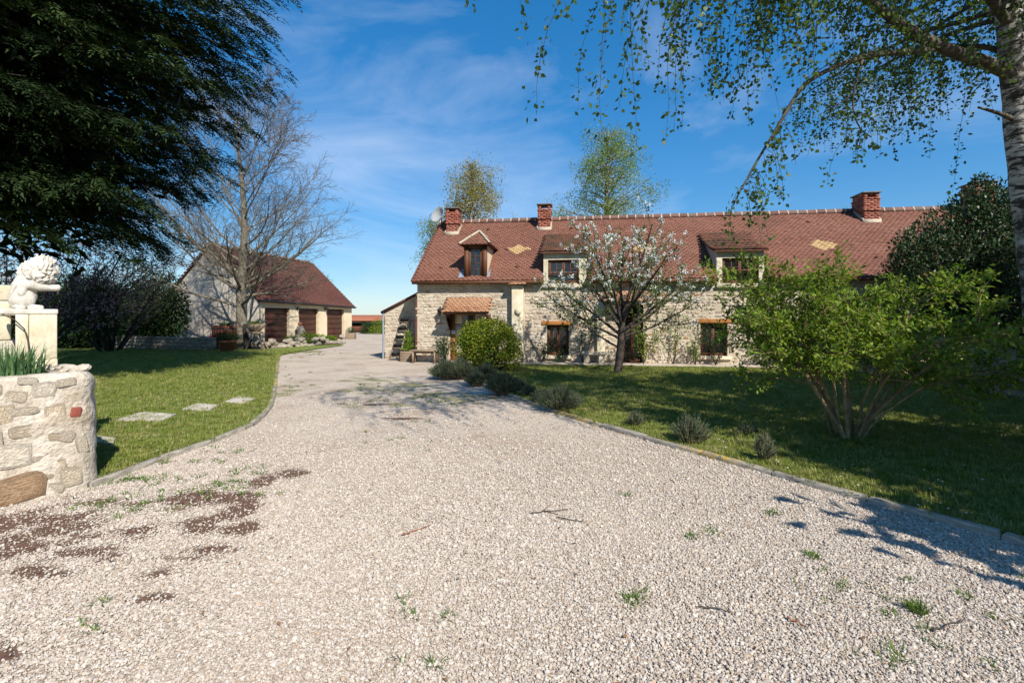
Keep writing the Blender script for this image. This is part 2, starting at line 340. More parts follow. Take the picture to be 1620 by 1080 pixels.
M['conifer'] = leaf('cypress_spray', [(0.006, 0.012, 0.005), (0.012, 0.024, 0.008), (0.024, 0.044, 0.012), (0.048, 0.074, 0.020)], None, 0.06, 0.6, 0.15)
M['leaf_birch'] = leaf('birch_leaf', [(0.040, 0.075, 0.020), (0.062, 0.115, 0.025), (0.095, 0.15, 0.035)], None, 0.42, 0.45, 0.35)
M['leaf_far_green'] = leaf('far_birch_leaf', [(0.11, 0.165, 0.025), (0.16, 0.225, 0.038), (0.20, 0.25, 0.055)], None, 0.35)
M['leaf_far_brown'] = leaf('far_bronze_leaf', [(0.18, 0.185, 0.05), (0.25, 0.22, 0.06), (0.27, 0.19, 0.07), (0.19, 0.235, 0.06)], None, 0.35)
M['leaf_shrub'] = leaf('spring_shrub_leaf', [(0.070, 0.130, 0.016), (0.12, 0.20, 0.022), (0.17, 0.255, 0.032), (0.24, 0.30, 0.05)], None, 0.38, 0.5, 0.2)
M['leaf_holly'] = leaf('glossy_evergreen_leaf', [(0.018, 0.040, 0.016), (0.030, 0.060, 0.022), (0.050, 0.082, 0.030)], None, 0.12, 0.45, 0.25)
M['leaf_dark'] = leaf('hedge_leaf', [(0.014, 0.034, 0.012), (0.024, 0.054, 0.017), (0.040, 0.080, 0.024)], None, 0.2, 0.7, 0.12)
M['leaf_ball'] = leaf('golden_leaf', [(0.025, 0.065, 0.010), (0.05, 0.11, 0.012), (0.10, 0.17, 0.015), (0.24, 0.25, 0.016), (0.34, 0.31, 0.02)], [0, 0.25, 0.5, 0.75, 1], 0.25, 0.6, 0.15)
M['leaf_cherry'] = leaf('cherry_leaf', [(0.07, 0.115, 0.025), (0.105, 0.155, 0.034), (0.14, 0.17, 0.05)], None, 0.35)
M['blossom'] = leaf('white_blossom', [(0.68, 0.72, 0.66), (0.80, 0.83, 0.81), (0.82, 0.84, 0.84)], None, 0.3, 0.7, 0.1, (1, 1, 1))
M['blossom_pink'] = leaf('pink_blossom', [(0.30, 0.16, 0.19), (0.44, 0.27, 0.29), (0.24, 0.20, 0.13)], None, 0.3, 0.7, 0.1, (1, 1, 1))
M['lavender'] = leaf('lavender_stem', [(0.055, 0.078, 0.045), (0.085, 0.112, 0.066), (0.12, 0.145, 0.09), (0.115, 0.10, 0.06)], None, 0.15, 0.8, 0.1)
M['iris'] = leaf('iris_blade', [(0.05, 0.125, 0.045), (0.085, 0.18, 0.065), (0.13, 0.225, 0.09)], None, 0.25, 0.45, 0.4)
M['grass'] = leaf('grass_blade', [(0.13, 0.17, 0.030), (0.18, 0.22, 0.042), (0.22, 0.25, 0.055), (0.30, 0.28, 0.10), (0.34, 0.295, 0.15)], [0, 0.35, 0.65, 0.88, 1], 0.3, 0.55, 0.25, src='random')
M['weed'] = leaf('weed_blade', [(0.065, 0.13, 0.02), (0.10, 0.18, 0.03), (0.16, 0.20, 0.05)], None, 0.3, 0.55, 0.25)

def lawn_material():
    m, n, l, b = mat('lawn_turf')
    x = noise(n, l, 0.55, 6); y = noise(n, l, 9, 7); z = noise(n, l, 70, 4, stretch=(1, 1, 1))
    r = ramp(n, [(0.12, 0.155, 0.034), (0.16, 0.19, 0.042), (0.20, 0.21, 0.06), (0.25, 0.215, 0.105)], [0.30, 0.48, 0.62, 0.78]); l.new(x.outputs['Fac'], r.inputs[0])
    r2 = ramp(n, [(0.10, 0.14, 0.028), (0.16, 0.20, 0.045), (0.26, 0.225, 0.11)], [0.3, 0.55, 0.72]); l.new(y.outputs['Fac'], r2.inputs[0])
    c = mixc(n, l, r.outputs[0], r2.outputs[0], 0.5); c = mixc(n, l, c, z.outputs['Fac'], 0.5, 'OVERLAY')
    l.new(c, b.inputs['Base Color']); b.inputs['Roughness'].default_value = 0.95; b.inputs['Specular IOR Level'].default_value = 0.1
    bump(n, l, b, z.outputs['Fac'], 0.9, 0.03); return m
M['lawn'] = lawn_material()
M['field'] = basic('field_grass', [(0.06, 0.09, 0.025), (0.10, 0.13, 0.04)], 0.2, 0.95, 0)

def drive_material():
    m, n, l, b = mat('driveway_gravel')
    t = n.new('ShaderNodeTexCoord'); v = n.new('ShaderNodeTexVoronoi'); v.inputs['Scale'].default_value = 75; l.new(t.outputs['Object'], v.inputs['Vector'])
    hs = n.new('ShaderNodeSeparateColor'); l.new(v.outputs['Color'], hs.inputs[0])
    r = ramp(n, [(0.26, 0.215, 0.17), (0.40, 0.34, 0.28), (0.50, 0.44, 0.375), (0.57, 0.515, 0.45), (0.42, 0.325, 0.23)], [0, 0.25, 0.55, 0.9, 1]); l.new(hs.outputs[0], r.inputs[0])
    e = ramp(n, [(1, 1, 1), (0.74, 0.70, 0.66)], [0.40, 0.85]); l.new(v.outputs['Distance'], e.inputs[0])
    c = mixc(n, l, r.outputs[0], e.outputs[0], 1.0, 'MULTIPLY')
    x = noise(n, l, 0.9, 7); k = ramp(n, [(0.80, 0.74, 0.67), (0.98, 0.97, 0.96), (1.06, 1.04, 1.0)], [0.34, 0.5, 0.66]); l.new(x.outputs['Fac'], k.inputs[0])
    c = mixc(n, l, c, k.outputs[0], 1.0, 'MULTIPLY')
    s = noise(n, l, 30, 6); d = attr(n, 'dirt'); q = n.new('ShaderNodeMath'); q.operation = 'ADD'; l.new(d.outputs['Fac'], q.inputs[0])
    q2 = n.new('ShaderNodeMath'); q2.operation = 'MULTIPLY_ADD'; q2.inputs[1].default_value = 0.9; q2.inputs[2].default_value = -0.45; l.new(s.outputs['Fac'], q2.inputs[0]); l.new(q2.outputs[0], q.inputs[1])
    qr = ramp(n, [(0, 0, 0), (1, 1, 1)], [0.22, 0.62]); l.new(q.outputs[0], qr.inputs[0])
    sr = ramp(n, [(0.055, 0.030, 0.022), (0.12, 0.070, 0.050), (0.17, 0.10, 0.068)], [0.3, 0.5, 0.7]); l.new(s.outputs['Fac'], sr.inputs[0])
    c = mixc(n, l, c, sr.outputs[0], qr.outputs[0])
    gs = attr(n, 'moss'); gq = n.new('ShaderNodeMath'); gq.operation = 'ADD'; l.new(gs.outputs['Fac'], gq.inputs[0]); l.new(q2.outputs[0], gq.inputs[1])
    gr = ramp(n, [(0, 0, 0), (0.75, 0.75, 0.75)], [0.42, 0.62]); l.new(gq.outputs[0], gr.inputs[0])
    c = mixc(n, l, c, (0.15, 0.155, 0.055), gr.outputs[0])
    l.new(c, b.inputs['Base Color']); b.inputs['Roughness'].default_value = 0.95; b.inputs['Specular IOR Level'].default_value = 0.15
    bump(n, l, b, e.outputs[0], 0.6, 0.008); return m
M['drive'] = drive_material()
M['pebble'] = pieces('gravel_stone', [(0.29, 0.235, 0.185), (0.385, 0.325, 0.27), (0.445, 0.39, 0.33), (0.52, 0.47, 0.41), (0.455, 0.40, 0.34), (0.39, 0.285, 0.19), (0.25, 0.21, 0.175)], [0, 0.2, 0.45, 0.68, 0.86, 0.95, 1], 'random', 0.85, 60, 0.35, 0, 0, 0.3)

# ---------------------------------------------------------------- ground
rng = np.random.default_rng(7)
random.seed(7)

def pip(pts, poly):
    x, y = pts[:, 0], pts[:, 1]; inside = np.zeros(len(pts), bool); n = len(poly); j = n - 1
    for i in range(n):
        xi, yi = poly[i][0], poly[i][1]; xj, yj = poly[j][0], poly[j][1]
        if yi != yj:
            inside ^= ((yi > y) != (yj > y)) & (x < (xj - xi) * (y - yi) / (yj - yi) + xi)
        j = i
    return inside
def sheet(name, pts, z, m, **kw):
    me = bpy.data.meshes.new(name); me.from_pydata([(p[0], p[1], z) for p in pts], [], [list(range(len(pts)))]); me.update()
    return obj(name, me, m, **kw)
def resample(pts, step):
    pts = np.asarray(pts, float); s = np.r_[0, np.cumsum(np.linalg.norm(np.diff(pts, axis=0), axis=1))]
    n = max(2, int(round(s[-1] / step)) + 1); t = np.linspace(0, s[-1], n)
    return np.stack([np.interp(t, s, pts[:, k]) for k in range(pts.shape[1])], 1)
def smooth_path(pts, it=2):
    pts = np.asarray(pts, float)
    for _ in range(it):
        q = pts[:-1] * 0.75 + pts[1:] * 0.25; r_ = pts[:-1] * 0.25 + pts[1:] * 0.75
        pts = np.concatenate([pts[:1], np.stack([q, r_], 1).reshape(-1, pts.shape[1]), pts[-1:]])
    return pts

m_ = MB(); m_.poly([(-900, -60, -0.08), (900, -60, -0.08), (900, 1500, -0.08), (-900, 1500, -0.08)])
m_.build('ground', M['field'], label='wide flat grass ground reaching to the horizon', kind='structure')

kerbL = smooth_path([G(x, y)[:2] for x, y in ((140, 772), (225, 739), (300, 712), (370, 688), (410, 668), (428, 645), (434, 620), (436, 600), (438, 580), (441, 566))])
kerbR = smooth_path([G(x, y)[:2] for x, y in ((1900, 948), (1620, 862), (1480, 823), (1330, 782), (1200, 745), (1080, 711), (1000, 689), (900, 660), (820, 632), (770, 612), (725, 596), (690, 585))])
lawnL = list(kerbL) + [G(446, 562)[:2], G(480, 555.5)[:2], G(545, 546.5)[:2], G(535, 545.5)[:2], G(470, 549)[:2], G(410, 552)[:2], np.array((-15, 24.4)), np.array((-34, 24.5)), np.array((-34, 4.9)), np.array((-5.5, 4.9)), np.array((-4.4, 4.7))]
HOUSE = Frame(-3.33, 17.0, R(-8))
hw = lambda x, y: HOUSE.w((x, y, 0))[:2]
lawnR = list(kerbR) + [hw(1.3, -2.6), hw(2.4, -0.98), hw(13.1, -0.98), np.array((9.5, 14)), np.array((9.5, -3.0)), np.array((9.5, -3.5))]

# driveway: a fine grid near the camera so that bare soil and moss can be laid out on it
def fbm(x, y, seed=0, oct=4):
    r_ = np.random.default_rng(seed); out = np.zeros_like(x); a = 1.0
    for o in range(oct):
        for _ in range(5):
            k = r_.normal(size=2) * (2.0 ** o); out += a * np.sin(k[0] * x + k[1] * y + r_.uniform(0, 6.28)) / 5
        a *= 0.6
    return out
DIRT = [(-60, 850, 110, 40), (30, 865, 140, 16), (150, 842, 130, 13), (70, 825, 80, 14), (290, 790, 45, 12), (350, 787, 60, 8), (385, 805, 20, 14), (375, 838, 26, 9), (300, 832, 34, 12), (330, 872, 40, 9), (255, 905, 26, 9),
        (245, 945, 28, 7), (462, 748, 30, 7), (415, 760, 24, 9), (115, 872, 60, 9), (180, 795, 70, 7), (60, 905, 40, 9), (190, 880, 30, 7), (10, 1035, 26, 14), (45, 1062, 20, 8), (270, 885, 60, 5),
        (640, 662, 30, 1.2), (600, 640, 30, 1.0)]
MOSS = [(620, 612, 60, 8), (690, 626, 70, 8), (590, 600, 40, 5), (760, 632, 50, 6), (450, 622, 24, 10), (640, 640, 90, 5), (200, 805, 70, 10), (330, 770, 60, 8), (450, 560, 40, 4), (500, 556, 40, 3)]
def blobs(X, Y, L):
    """Marks of given place and size on the ground, sizes taken to metres."""
    out = np.zeros_like(X)
    for (px, py, rx, ry) in L:
        c = G(px, py); dx = rx / F * c[1]; dy = abs(G(px, py - ry)[1] - G(px, py + ry)[1]) / 2
        out = np.maximum(out, np.exp(-(((X - c[0]) / dx) ** 2 + ((Y - c[1]) / dy) ** 2)))
    return out
def dirt_at(X, Y):
    B = blobs(X, Y, [(a, b, c * 1.7, d * 1.75) for a, b, c, d in DIRT])
    return np.where(B > 0.04, np.clip(B * 1.15 - 0.30 + 0.42 * fbm(X * 5, Y * 7.5, 3, 5) + 0.30 * fbm(X * 19, Y * 11, 4, 3), 0, 1.2), 0) + 0.05 * fbm(X * 1.3, Y * 1.3, 5)
def moss_at(X, Y):
    B = blobs(X, Y, [(a, b, c * 1.5, d * 1.5) for a, b, c, d in MOSS]); return np.where(B > 0.04, np.clip(B * 0.9 - 0.25 + 0.55 * fbm(X * 8, Y * 5, 9, 4), 0, 0.8), 0)
gx = np.r_[np.linspace(-26, -7.2, 30), np.linspace(-7, 9, 330), np.linspace(9.3, 16, 16)]
gy = np.r_[np.linspace(-8, 0.8, 12), np.linspace(0.9, 13, 300), np.linspace(13.2, 60, 90)]
XX, YY = np.meshgrid(gx, gy)
ZZ = 0.006 * fbm(XX * 0.8, YY * 0.8, 2)
ny, nx = XX.shape
Vd = np.stack([XX, YY, ZZ], -1).reshape(-1, 3)
ii = (np.arange(ny - 1)[:, None] * nx + np.arange(nx - 1)[None]).ravel()
m_ = MB(); m_.add(Vd, np.stack([ii, ii + 1, ii + nx + 1, ii + nx], -1))
drive = m_.build('driveway', M['drive'], smooth=True, label='broad pale gravel driveway curving back towards the garages', kind='structure')
for nm, arr in (('dirt', dirt_at(XX, YY)), ('moss', moss_at(XX, YY))):
    a_ = drive.data.attributes.new(nm, 'FLOAT', 'POINT'); a_.data.foreach_set('value', np.clip(arr, 0, 1.2).ravel().astype(np.float32))
sheet('lawn_left', lawnL, 0.035, M['lawn'], label='sunlit lawn behind the limewashed wall, partly in conifer shade', kind='structure')
sheet('lawn_right', lawnR, 0.035, M['lawn'], label='shaded lawn between the driveway kerb and the farmhouse', kind='structure')
sheet('flower_bed', [G(540, 545)[:2], G(470, 548.5)[:2], G(405, 551.5)[:2], np.array((-15, 24.6)), np.array((-24, 24.7)), np.array((-24, 30)), np.array((-14.1, 27.3)), np.array((-12.8, 31))], 0.05, M['soil'], label='strip of dark planting soil before the garage', kind='structure')
pth = sheet('path', [hw(1.6, -0.95), hw(13.1, -0.95), hw(13.1, 0.1), hw(1.6, 0.1)], 0.06, M['path'], label='pale gravel path along the foot of the farmhouse', kind='structure')

def kerb(name, path, label, step=0.85):
    root = empty(name, (0, 0, 0), label=label, kind='structure')
    mb = MB(); q4 = [(0, 1, 2, 3)]
    lv = [(0.5, 0.5, -0.5), (0.5, 0.5, 0.36), (0.485, 0.36, 0.5)]
    V = [(sx * a, sy * b, z) for a, b, z in lv for sx, sy in ((-1, -1), (1, -1), (1, 1), (-1, 1))]
    mb.add(V, [(k * 4 + j, k * 4 + (j + 1) % 4, k * 4 + 4 + (j + 1) % 4, k * 4 + 4 + j) for k in range(2) for j in range(4)] + [(8, 9, 10, 11)])
    me = mb.mesh('kerb_stone'); me.materials.append(M['kerb'])
    pts = resample(path, step)
    for a, b in zip(pts[:-1], pts[1:]):
        o = obj('kerb_stone', me, None, root); c = (a + b) / 2; d = b - a
        o.location = (c[0], c[1], -0.018 + random.uniform(-0.006, 0.006)); o.rotation_euler = (random.gauss(0, 0.03), random.gauss(0, 0.008), math.atan2(d[1], d[0]) + random.gauss(0, 0.012))
        o.scale = (np.linalg.norm(d) - 0.012, 0.085, 0.15)
    return root
kerb('kerb_left', kerbL, 'low lichened stone edging of the lawn beside the statue wall')
kerb('kerb_right', kerbR, 'low stone edging of the lawn before the farmhouse')

# ---------------------------------------------------------------- building helpers (all in a building's own axes)
def wall_open(mb, x0, x1, z0, z1, ops, y0=0.0, th=0.4, reveal=0.22):
    """A wall face at y0 with real openings (x0, x1, z0, z1) and their reveals."""
    xs = sorted({x0, x1, *[o[0] for o in ops], *[o[1] for o in ops]}); zs = sorted({z0, z1, *[o[2] for o in ops], *[o[3] for o in ops]})
    for a, b in zip(xs[:-1], xs[1:]):
        for c, d in zip(zs[:-1], zs[1:]):
            if any(o[0] <= (a + b) / 2 <= o[1] and o[2] <= (c + d) / 2 <= o[3] for o in ops): continue
            mb.poly([(a, y0, c), (b, y0, c), (b, y0, d), (a, y0, d)])
    for a, b, c, d in ops:
        mb.poly([(a, y0, c), (a, y0, d), (a, y0 + reveal, d), (a, y0 + reveal, c)]); mb.poly([(b, y0, d), (b, y0, c), (b, y0 + reveal, c), (b, y0 + reveal, d)])
        mb.poly([(a, y0, d), (b, y0, d), (b, y0 + reveal, d), (a, y0 + reveal, d)]); mb.poly([(b, y0, c), (a, y0, c), (a, y0 + reveal, c), (b, y0 + reveal, c)])

def tiles(mb, o, u, s, W, L, tw=0.17, ex=0.115, rg=None, keep=None, th=0.013, lo=0.0, hi=1.0):
    """Courses of flat tiles on the plane at o: u along the eave, s up the slope; each tile a slab of its own."""
    rg = rg or rng; u = nz(np.array(u, float)); s = nz(np.array(s, float)); n = np.cross(u, s)
    nr, nc = int(L / ex), int(W / tw) + 1
    r_, c_ = np.meshgrid(np.arange(nr), np.arange(nc), indexing='ij'); r_ = r_.ravel(); c_ = c_.ravel()
    x = (c_ + 0.5 + 0.5 * (r_ % 2) - 0.25) * tw + rg.normal(0, 0.004, len(r_)); y = (r_ + 0.5) * ex + 0.02 + rg.normal(0, 0.004, len(r_))
    k = (x > 0) & (x < W)
    if keep is not None: k &= keep(x, y)
    x, y = x[k], y[k]; N = len(x)
    tilt = 0.085 + rg.normal(0, 0.02, N); sv = s[None] - n[None] * tilt[:, None]; sv = nz(sv); nv = nz(np.cross(np.broadcast_to(u, sv.shape), sv))
    uv = u[None] + nv * rg.normal(0, 0.012, N)[:, None]
    c = np.array(o)[None] + u * x[:, None] + s * y[:, None] + n * (0.016 + rg.normal(0, 0.002, N))[:, None]
    band = 0.5 + 0.5 * fbm(x * 0.9, y * 2.2, 21)
    v = np.clip(0.5 + rg.normal(0, 0.10, N) + 0.45 * (band - 0.5), 0, 1)
    c = c + n[None] * (0.010 * fbm(x * 0.7, y * 0.7, 33))[:, None]
    mb.boxes(c, uv, sv, nv, tw * 0.497, ex * 0.70, th / 2, v)

STONES = []
def stone_meshes(material, n=14, seed=3, sq=(0.35, 0.95)):
    """Rough faced stones: outline in x-z about 1 x 1, face towards -y."""
    rg = np.random.default_rng(seed); out = []
    for i in range(n):
        k = 9; ang = (np.arange(k) + rg.uniform(-0.3, 0.3, k)) / k * 2 * math.pi
        pw = rg.uniform(*sq)
        cx = np.sign(np.cos(ang)) * np.abs(np.cos(ang)) ** pw * 0.5 * rg.uniform(0.84, 1.0, k); cz = np.sign(np.sin(ang)) * np.abs(np.sin(ang)) ** pw * 0.5 * rg.uniform(0.82, 1.0, k)
        r0 = np.stack([cx, np.full(k, 0.3), cz], 1); r1 = np.stack([cx * 0.97, np.full(k, -0.55) + rg.normal(0, 0.12, k), cz * 0.95], 1)
        r2 = np.stack([cx * 0.78, np.full(k, -0.95) + rg.normal(0, 0.14, k), cz * 0.74], 1); c = np.array([[rg.normal(0, 0.08), -1.05, rg.normal(0, 0.08)]])
        V = np.concatenate([r0, r1, r2, c]); j = np.arange(k); j2 = (j + 1) % k
        q = np.concatenate([np.stack([j, j2, k + j2, k + j], 1), np.stack([k + j, k + j2, 2 * k + j2, 2 * k + j], 1)])
        mb = MB(); mb.add(V, q); base = mb.n
        mb.V.append(np.zeros((0, 3))); mb.Ft.append(np.stack([2 * k + j, 2 * k + j2, np.full(k, 3 * k)], 1)); mb.vt.append(np.full(k, 0.5))
        me = mb.mesh('stone', smooth=False); me.materials.append(material); out.append((me, V, q, np.stack([2 * k + j, 2 * k + j2, np.full(k, 3 * k)], 1)))
    return out

def lay_stones(x0, x1, z0, z1, avoid, hmin=0.09, hmax=0.22, wmin=0.12, wmax=0.42, gap=0.028, rg=None, top=None):
    """Rough courses: a list of (x, z, w, h)."""
    rg = rg or rng; out = []; z = z0
    while z < z1 - hmin * 0.6:
        h = min(rg.uniform(hmin, hmax), z1 - z); x = x0 + rg.uniform(-0.1, 0.1)
        while x < x1:
            w = rg.uniform(wmin, wmax) * (0.7 + 0.6 * rg.random()); a, b = x, min(x + w, x1); hh = h * rg.uniform(0.72, 1.08); zz = z + h / 2 + rg.normal(0, 0.012)
            for o in avoid:
                if zz + hh / 2 > o[2] and zz - hh / 2 < o[3] and b > o[0] and a < o[1]:
                    if a < o[0] - 0.06: b = o[0] - 0.005
                    else: a = max(a, o[1] + 0.005); b = max(b, a)
            for o in avoid:
                if zz + hh / 2 > o[2] and zz - hh / 2 < o[3] and b > o[0] + 0.01 and a < o[1] - 0.01: b = a
            if top is not None and zz + hh / 2 > min(top(a), top(b)): b = a
            if b - a > 0.05: out.append(((a + b) / 2, zz, b - a - gap, hh - gap * 0.6))
            x = max(x + w, b)
        z += h
    return out
def place_stones(parent, lst, meshes, small_mat, y=0.0, depth=0.03, nmax=300, rot=None, yfun=None, rg=None):
    """The largest become objects of their own; the rest are joined."""
    rg = rg or rng; lst = sorted(lst, key=lambda s: -s[2] * s[3]); mb = MB()
    for i, (x, z, w, h) in enumerate(lst):
        me, V, q, t = meshes[int(rg.integers(len(meshes)))]; d = depth * rg.uniform(0.5, 1.25); tl = rg.normal(0, 0.13); fl = rg.choice((-1, 1))
        if i < nmax:
            o = obj('stone', me, None, parent); o.location = (x, y, z); o.rotation_euler = (0, tl, 0 if rot is None else rot); o.scale = (w, d, h * fl if False else h)
        else:
            Vw = V * np.array((w, d, h)); c, s_ = math.cos(tl), math.sin(tl)
            Vw = np.stack([Vw[:, 0] * c + Vw[:, 2] * s_ + x, Vw[:, 1] + y, -Vw[:, 0] * s_ + Vw[:, 2] * c + z], 1); v = rg.random()
            n0 = mb.n; mb.add(Vw, q, v); mb.Ft.append(t + n0); mb.vt.append(np.full(len(t), v))
    if mb.n: mb.build('small_stones', small_mat, parent, kind='stuff')

def casement(parent, x0, x1, z0, z1, y, leaves_n=2, cols=2, rows=3, name='window', fr=0.05):
    """Wooden window: outer frame as the part; sash bars and each pane as its sub-parts."""
    mb = MB(); d = 0.06
    mb.box(x0, x0 + fr, y, y + d, z0, z1).box(x1 - fr, x1, y, y + d, z0, z1).box(x0 + fr, x1 - fr, y + 0.002, y + d, z0, z0 + fr).box(x0 + fr, x1 - fr, y + 0.002, y + d, z1 - fr, z1)
    w = mb.build(name, M['wood'], parent)
    W = (x1 - x0 - 2 * fr) / leaves_n
    for i in range(leaves_n):
        a = x0 + fr + i * W; b = a + W; s = 0.045; mb = MB()
        mb.box(a + 0.003, a + s, y + 0.012, y + 0.045, z0 + fr, z1 - fr).box(b - s, b - 0.003, y + 0.012, y + 0.045, z0 + fr, z1 - fr)
        mb.box(a + s, b - s, y + 0.014, y + 0.045, z0 + fr, z0 + fr + s).box(a + s, b - s, y + 0.014, y + 0.045, z1 - fr - s, z1 - fr)
        pw = (b - a - 2 * s) / cols; ph = (z1 - z0 - 2 * fr - 2 * s) / rows
        for k in range(1, cols): mb.box(a + s + k * pw - 0.009, a + s + k * pw + 0.009, y + 0.020, y + 0.042, z0 + fr + s, z1 - fr - s)
        for k in range(1, rows): mb.box(a + s, b - s, y + 0.018, y + 0.040, z0 + fr + s + k * ph - 0.009, z0 + fr + s + k * ph + 0.009)
        mb.build('sash', M['wood'], w)
        for c in range(cols):
            for r_ in range(rows):
                px, pz = a + s + c * pw, z0 + fr + s + r_ * ph; t = random.uniform(-0.004, 0.004); t2 = random.uniform(-0.004, 0.004)
                MB().poly([(px, y + 0.032 + t, pz), (px + pw, y + 0.032 - t, pz), (px + pw, y + 0.032 - t + t2, pz + ph), (px, y + 0.032 + t + t2, pz + ph)]).build('pane', M['glass'], w)
    return w

def chimney(parent, x0, x1, y0, y1, zb, zt, roof_z):
    """Brick stack: a joint-coloured core, courses of bricks round it, two corbel bands, short piers and a slab."""
    body = zt - 0.22; mb = MB().box(x0 + 0.012, x1 - 0.012, y0 + 0.012, y1 - 0.012, zb, body)
    c = mb.build('chimney', M['brick_joint'], parent)
    mb = MB(); z = zb; k = 0; ch = 0.068
    while z < body - 0.01:
        f = (z - zb) / (body - zb); g = 0.035 if (0.58 < f < 0.66 or f > 0.90) else 0.018 if f > 0.66 else 0.0
        for (ax, L, fixed, sgn) in (('x', x1 - x0, y0, -1), ('x', x1 - x0, y1, 1), ('y', y1 - y0, x0, -1), ('y', y1 - y0, x1, 1)):
            st = -g + (0.0 if k % 2 else -0.11)
            while st < L + g - 0.02:
                a, b = max(st, -g), min(st + 0.215, L + g); st += 0.228
                if b - a < 0.03: continue
                j = random.gauss(0, 0.003); o = fixed + sgn * (g + j); i2 = fixed - sgn * 0.06
                if ax == 'x': mb.box(x0 + a, x0 + b, min(o, i2), max(o, i2), z, z + ch - 0.010, random.random())
                else: mb.box(min(o, i2), max(o, i2), y0 + a, y0 + b, z, z + ch - 0.010, random.random())
        z += ch; k += 1
    mb.build('brickwork', M['brick'], c, kind='stuff')
    mb = MB()
    for (a, b) in ((x0, x0 + 0.11), (x1 - 0.11, x1)): mb.box(a, b, y0, y1, body + 0.003, zt - 0.05, 0.3)
    mb.build('pier', M['brick'], c)
    bevel(MB().box(x0 - 0.06, x1 + 0.06, y0 - 0.06, y1 + 0.06, zt - 0.05, zt).build('cap_slab', M['cap'], c), 0.012)
    mb = MB()                                                       # cream mortar where stack and roof meet
    zf, zk = roof_z(y0) + 0.02, roof_z(y1) + 0.03
    mb.box(x0 - 0.03, x1 + 0.05, y0 - 0.05, y0 - 0.004, zf - 0.12, zf + 0.09)
    for xx, s_ in ((x1 + 0.004, 1), (x0 - 0.004, -1)):
        mb.prism([(y0 - 0.04, zf - 0.05), (y1, zk - 0.05), (y1, zk + 0.07), (y0 - 0.04, zf + 0.10)], min(xx, xx + s_ * 0.05), max(xx, xx + s_ * 0.05))
    mb.build('flashing', M['cream'], c)
    return c

def ridge_tiles(parent, a, b, n_max=90, step=0.34):
    a, b = np.array(a), np.array(b); L = np.linalg.norm(b - a); n = int(L / step); d = (b - a) / L
    prof = [(-0.15, -0.10), (-0.13, -0.02), (-0.07, 0.055), (0, 0.08), (0.07, 0.055), (0.13, -0.02), (0.15, -0.10), (0.10, -0.10), (-0.10, -0.10)]
    me = MB().prism(prof, 0.0, step * 0.90).mesh('ridge_tile'); me.materials.append(M['ridge'])
    mj = MB().prism([(p[0] * 1.05, p[1] * 1.05 + 0.006) for p in prof], -step * 0.10, 0.012).mesh('ridge_joint'); mj.materials.append(M['cream'])
    for i in range(n):
        p = a + d * (i * step)
        for nm, me_ in (('ridge_tile', me), ('ridge_joint', mj)):
            o = obj(nm, me_, None, parent); o.location = tuple(p + np.array((0, 0, random.gauss(0, 0.004)))); o.rotation_euler = (0, -math.asin(d[2]), math.atan2(d[1], d[0]))

# ---------------------------------------------------------------- the farmhouse
H = HOUSE
house = empty('farmhouse', tuple(H.o), H.a, label='long low stone farmhouse with red tiled roof, three dormers and brick chimneys', cat='house')
EZ, RZ, EY, RY = 2.80, 5.50, -0.27, 3.25          # eave and ridge
LEN = 21.0
SL = (RZ - EZ) / (RY - EY)
roof_z = lambda y: EZ + (y - EY) * SL
s_dir = np.array((0, RY - EY, RZ - EZ)); s_len = np.linalg.norm(s_dir); r_n = nz(np.array((0, -(RZ - EZ), RY - EY)))
on_roof = lambda px, py: H.on(px, py, (0, EY, EZ), r_n)
def box_px(x0, x1, y0, y1, yl=0.0):               # a rectangle of the photograph on the plane y = yl: x0, x1, z0, z1
    a, b = H.at(x0, (y0 + y1) / 2, yl), H.at(x1, (y0 + y1) / 2, yl); xm = (x0 + x1) / 2
    return a[0], b[0], H.at(xm, y1, yl)[2], H.at(xm, y0, yl)[2]
W1 = box_px(865, 900, 514, 562); W2 = box_px(1108, 1151, 511, 563); DR = box_px(712, 752, 494, 572); FD = box_px(984, 1018, 482, 577)
DR = (DR[0], DR[1], 0.06, DR[3]); FD = (FD[0], FD[1], 0.06, FD[3])
W3 = (H.at(1232, 540)[0], H.at(1262, 540)[0], W2[2], W2[3])
D2 = box_px(867, 916, 411, 448, 0.0); D3 = box_px(1142, 1200, 408, 448, 0.0)
ops = [W1, W2, DR, FD]
mb = MB(); wall_open(mb, 0, LEN, -0.1, 2.98, ops + [(q_[0] - 0.012, q_[1] + 0.012, q_[2] - 0.012, 2.98) for q_ in (D2, D3)], 0.0)
mb.poly([(0, 0, -0.1), (0, 0, 2.95), (0, RY, RZ - 0.06), (0, 2 * RY, 2.95), (0, 2 * RY, -0.1)]); mb.poly([(LEN, 0, -0.1), (LEN, 0, 2.95), (LEN, RY, RZ - 0.06), (LEN, 2 * RY, 2.95), (LEN, 2 * RY, -0.1)])
mb.poly([(0, 2 * RY, -0.1), (LEN, 2 * RY, -0.1), (LEN, 2 * RY, 2.95), (0, 2 * RY, 2.95)])
house_wall = mb.build('wall', M['mortar'], house)
MB().poly([(0.3, 0.26, 0), (LEN - .3, 0.26, 0), (LEN - .3, 0.26, 2.9), (0.3, 0.26, 2.9)]).build('dark_backing', M['black'], house)  # black sheet painting in the unlit rooms behind the openings
